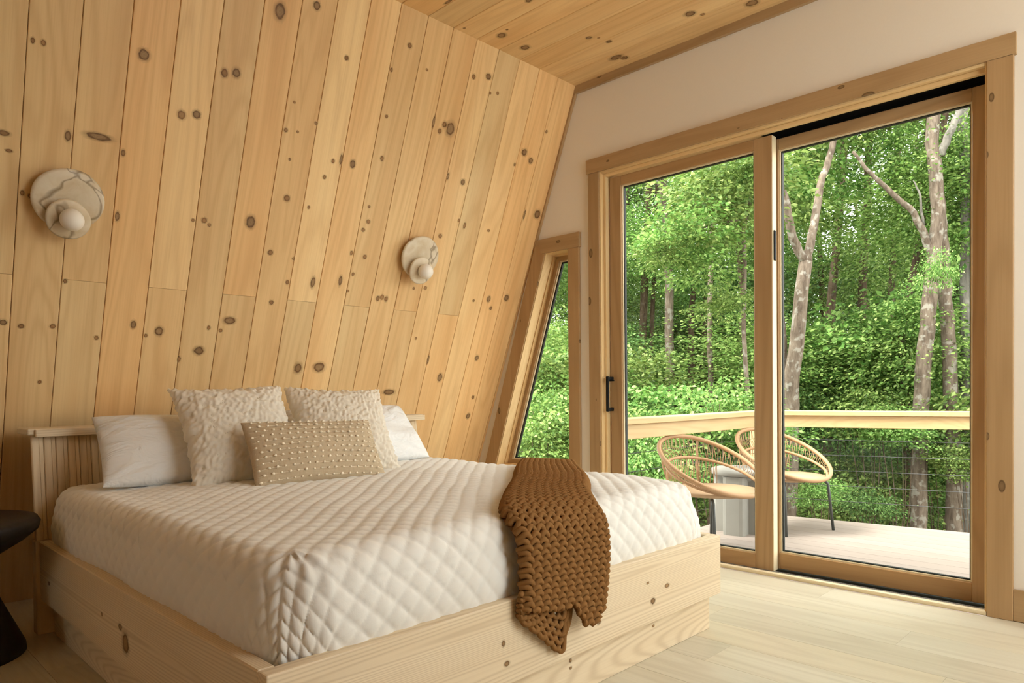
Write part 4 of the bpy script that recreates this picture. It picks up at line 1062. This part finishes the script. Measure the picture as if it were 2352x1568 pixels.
trunk_part(r, [W3(2149, 600, 8.8), W3(2124, 545, 8.72), W3(2100, 490, 8.6), W3(2050, 445, 8.5), W3(2000, 400, 8.4), W3(1960, 350, 8.3)], 0.045, 0.015, 'bark', 'branch')
trunk_part(r, [W3(2160, 360, 8.8), W3(2185, 300, 8.8), W3(2215, 230, 8.9), W3(2245, 120, 9.0)], 0.045, 0.025, 'bark_grey', 'branch')
trunk_part(r, [W3(2120, 520, 8.7), W3(2112, 450, 8.6), W3(2098, 415, 8.6)], 0.016, 0.006, 'bark_grey', 'branch')
for px, py, dd in ((2175, 540, 9.5), (2120, 700, 9.4), (2060, 330, 9.6), (2195, 340, 9.6), (2205, 820, 9.6), (2150, 620, 8.2)): foliage(r, BRIGHT, 'leaf_bright' if py > 500 else 'leaf', W3(px, py, dd)-r.location, (0.42, 0.42, 0.5) if dd > 9 else (0.2, 0.2, 0.35))
r = tree_root(ground_pt(2216, 9.6), 'grey_tree', 'slim grey tree beside the door edge')
trunk_part(r, [ground_pt(2216, 9.6), W3(2215, 900, 9.6), W3(2217, 600, 9.6), W3(2212, 300, 9.6), W3(2216, 0, 9.6)], 0.062, 0.045, 'bark_grey')
foliage(r, BRIGHT, 'leaf', W3(2260, 500, 9.9)-r.location, (0.9, 0.9, 1.2))
r = tree_root(ground_pt(1538, 10.5), 'straight_tree', 'straight brown tree seen through the sliding panel')
trunk_part(r, [ground_pt(1538, 10.5), W3(1538, 900, 10.5), W3(1539, 640, 10.5), W3(1530, 520, 10.5), W3(1526, 420, 10.5), W3(1532, 150, 10.5)], 0.072, 0.048, 'bark')
trunk_part(r, [W3(1528, 450, 10.5), W3(1512, 400, 10.4), W3(1500, 330, 10.3)], 0.045, 0.02, 'bark', 'branch')
foliage(r, BRIGHT, 'leaf', W3(1500, 330, 10.3)-r.location, (0.9, 0.9, 0.9))
r = tree_root(ground_pt(1632, 9.6), 'slim_tree', 'slim pale tree in the middle of the sliding panel')
trunk_part(r, [ground_pt(1632, 9.6), W3(1634, 900, 9.6), W3(1630, 690, 9.6), W3(1640, 500, 9.6), W3(1645, 250, 9.6)], 0.042, 0.028, 'bark')
foliage(r, BRIGHT, 'leaf', W3(1650, 420, 9.4)-r.location, (0.8, 0.8, 0.8))
r = tree_root(ground_pt(1716, 7.4), 'leaning_sapling', 'thin curved sapling with bright yellow-green leaves')
trunk_part(r, [ground_pt(1718, 7.4), W3(1716, 900, 7.4), W3(1709, 760, 7.4), W3(1713, 620, 7.4), W3(1709, 530, 7.4), W3(1728, 450, 7.4), W3(1760, 330, 7.4)], 0.026, 0.016, 'bark', 'trunk', 0.006)
trunk_part(r, [W3(1712, 505, 7.4), W3(1640, 515, 7.2), W3(1560, 545, 7.0), W3(1500, 565, 6.9)], 0.012, 0.004, 'bark', 'branch', 0.006)
for px, py, dd, sc in ((1560, 545, 7.0, 0.54), (1640, 470, 7.1, 0.66), (1690, 400, 7.2, 0.68), (1610, 600, 7.1, 0.46), (1680, 690, 7.3, 0.42), (1735, 380, 7.2, 0.5), (1515, 575, 6.9, 0.30)):
    foliage(r, BRIGHT, 'leaf_bright', W3(px, py, dd)-r.location, (sc, sc, sc*0.85))
r = tree_root(ground_pt(1196, 7.0), 'standin_sapling', 'thin pale sapling in place of a slim metal upright behind the slanted window')  # sapling stands in for a thin metal upright beyond the window
trunk_part(r, [ground_pt(1196, 7.0), W3(1198, 1000, 7.0), W3(1200, 880, 7.0), W3(1225, 800, 7.0)], 0.016, 0.008, 'bark_grey', 'trunk', 0.004)
foliage(r, BRIGHT, 'leaf', W3(1240, 760, 7.2)-r.location, (0.5, 0.5, 0.4))
for px, d_, w_, top, lab in ((1906, 12.5, 0.075, 640, 'dark leaning trunk just right of the forked tree'), (1978, 14.0, 0.080, 560, 'dark trunk in the middle of the fixed panel'), (2046, 13.0, 0.055, 700, 'dark slim trunk left of the twin-trunk tree'), (1478, 13.0, 0.075, 560, 'dark trunk near the pull handle side of the sliding panel'), (1590, 13.5, 0.06, 640, 'dark thin trunk between the straight tree and the slim tree')):
    r = tree_root(ground_pt(px, d_), 'dark_tree', lab)
    ln_ = RND.uniform(10, 34)
    trunk_part(r, [ground_pt(px-4, d_), W3(px-3, 900, d_), W3(px, 720, d_), W3(px+ln_, 480, d_), W3(px+ln_*2, 120, d_)], w_*1.15, w_*0.7, 'bark_dark')
    foliage(r, CROWN['leaf'], 'leaf', W3(px+ln_*2, 180, d_)-r.location, (0.95, 0.95, 0.8))

# the rest of the woods: alike trees row behind row
GB = 'leafy trees deep in the woods'
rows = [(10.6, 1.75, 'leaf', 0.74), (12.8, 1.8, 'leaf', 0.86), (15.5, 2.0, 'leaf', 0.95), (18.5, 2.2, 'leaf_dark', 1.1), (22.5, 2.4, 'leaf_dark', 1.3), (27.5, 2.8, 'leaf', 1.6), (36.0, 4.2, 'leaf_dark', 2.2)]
for ri, (dist, gap, mt, sc) in enumerate(rows):
    th = math.radians(3)+RND.uniform(0, 0.05)
    while th < math.radians(54):
        dd = dist+RND.uniform(-0.8, 0.8)
        p = Vector((-math.sin(th)*dd, math.cos(th)*dd, 0)); p.z = gz(p.y)-0.1
        r = tree_root(p, 'woodland_tree', 'leafy tree standing among many alike deep in the woods', GB)
        hgt = RND.uniform(6, 9)*(0.8+0.3*sc)
        trunk_part(r, [p, p+Vector((RND.uniform(-.2, .2), RND.uniform(-.2, .2), hgt*0.45)), p+Vector((RND.uniform(-.6, .6), RND.uniform(-.6, .6), hgt))], RND.uniform(0.05, 0.10)*sc**0.5, 0.03, 'bark_dark')
        tiers = (0.9, 2.9, 4.9, 7.0) if sc < 1.0 else (0.8, 2.9, 5.2, 7.6, 10.2)
        for q in tiers:
            if ri < 2 and q > 5 and RND.random() < 0.45: continue
            if dist > 25 and q > 6: continue
            if q > 3 and RND.random() < (0.16 if dist < 17 else 0.34): continue
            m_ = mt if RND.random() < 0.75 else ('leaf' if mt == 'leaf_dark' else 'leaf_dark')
            s_ = sc*RND.uniform(0.8, 1.1)
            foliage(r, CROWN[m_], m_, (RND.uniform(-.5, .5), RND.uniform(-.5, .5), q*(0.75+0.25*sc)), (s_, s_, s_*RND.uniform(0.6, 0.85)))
        th += gap/dd*RND.uniform(0.8, 1.2)
for px, dist in ((1575, 23.0), (1640, 26.0), (1690, 24.0), (1725, 29.0), (1480, 25.0), (1840, 30.0), (2010, 31.0), (1600, 18.0), (1655, 19.5), (1705, 18.5), (1540, 19.0), (1760, 19.0)):
    p = ground_pt(px, dist); r = tree_root(p, 'woodland_tree', 'leafy tree standing among many alike deep in the woods', GB)
    trunk_part(r, [p, p+Vector((0.1, 0, 3)), p+Vector((0.3, 0.1, 6.5))], 0.09, 0.03, 'bark_dark')
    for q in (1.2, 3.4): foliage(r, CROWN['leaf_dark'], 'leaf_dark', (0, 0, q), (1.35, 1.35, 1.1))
# shrubs just beyond the deck
def shrub(px, py, dist, sc, mt, label, group='leafy shrubs beyond the deck'):
    p = W3(px, py, dist); r = empty('shrub', (p.x, p.y, gz(p.y)-0.05)); tag(r, label, 'shrub', group)
    h = p.z-r.location.z
    for k in range(5):
        a = k*1.26+RND.uniform(-.3, .3); q = Vector((math.cos(a)*0.35*sc, math.sin(a)*0.35*sc, max(h, 0.3)))
        add('stem', tube_mesh([(0, 0, 0), q*0.5+Vector((0.03, 0.02, 0)), q], [0.009, 0.006, 0.003], 6), 'bark_dark', r)
    if mt == 'leaf_bright': foliage(r, BRIGHT, mt, (0, 0, h), (sc*0.9, sc*0.9, sc*0.8))
    else: foliage(r, SHRUB[mt], mt, (0, 0, h), (sc, sc, sc*0.9))
SL = 'green leafy shrub growing below the deck railing'
shrub(1665, 925, 6.9, 0.50, 'leaf_bright', 'bright yellow-green shrub rising just above the left railing run')
shrub(1960, 800, 10.4, 1.25, 'leaf', 'big rounded shrub in the middle of the fixed panel')
for px, py, d_, sc, mt in ((1450, 1010, 6.8, 0.60, 'leaf'), (1480, 1060, 6.3, 0.5, 'leaf'), (1540, 950, 8.0, 0.75, 'leaf'), (1600, 1000, 7.6, 0.6, 'leaf'), (1700, 1010, 7.6, 0.6, 'leaf'), (1890, 960, 9.6, 0.7, 'leaf_dark'), (1990, 950, 9.0, 0.55, 'leaf'), (2060, 985, 8.6, 0.45, 'leaf'), (1880, 1130, 7.6, 0.28, 'leaf'), (1990, 1150, 8.4, 0.35, 'leaf_dark'), (2150, 1010, 9.4, 0.5, 'leaf_dark'), (2220, 1060, 8.6, 0.4, 'leaf'), (1850, 900, 10.4, 0.9, 'leaf_dark'), (2050, 880, 10.2, 0.9, 'leaf'), (1440, 880, 9.2, 0.8, 'leaf'), (1230, 1010, 6.6, 0.6, 'leaf'), (1270, 940, 7.2, 0.6, 'leaf'), (1300, 850, 8.6, 0.8, 'leaf'), (1220, 870, 8.8, 0.8, 'leaf'), (1330, 1000, 7.0, 0.6, 'leaf'), (1380, 920, 8.4, 0.8, 'leaf'), (1640, 1080, 7.2, 0.45, 'leaf_dark'), (2300, 950, 9.0, 0.8, 'leaf'), (1900, 1080, 12.5, 0.8, 'leaf_dark'), (2020, 1070, 12.5, 0.9, 'leaf_dark'), (2130, 1060, 12.5, 0.8, 'leaf_dark'), (2230, 1000, 12.0, 0.9, 'leaf_dark')):
    shrub(px, py, d_, sc, mt, SL)
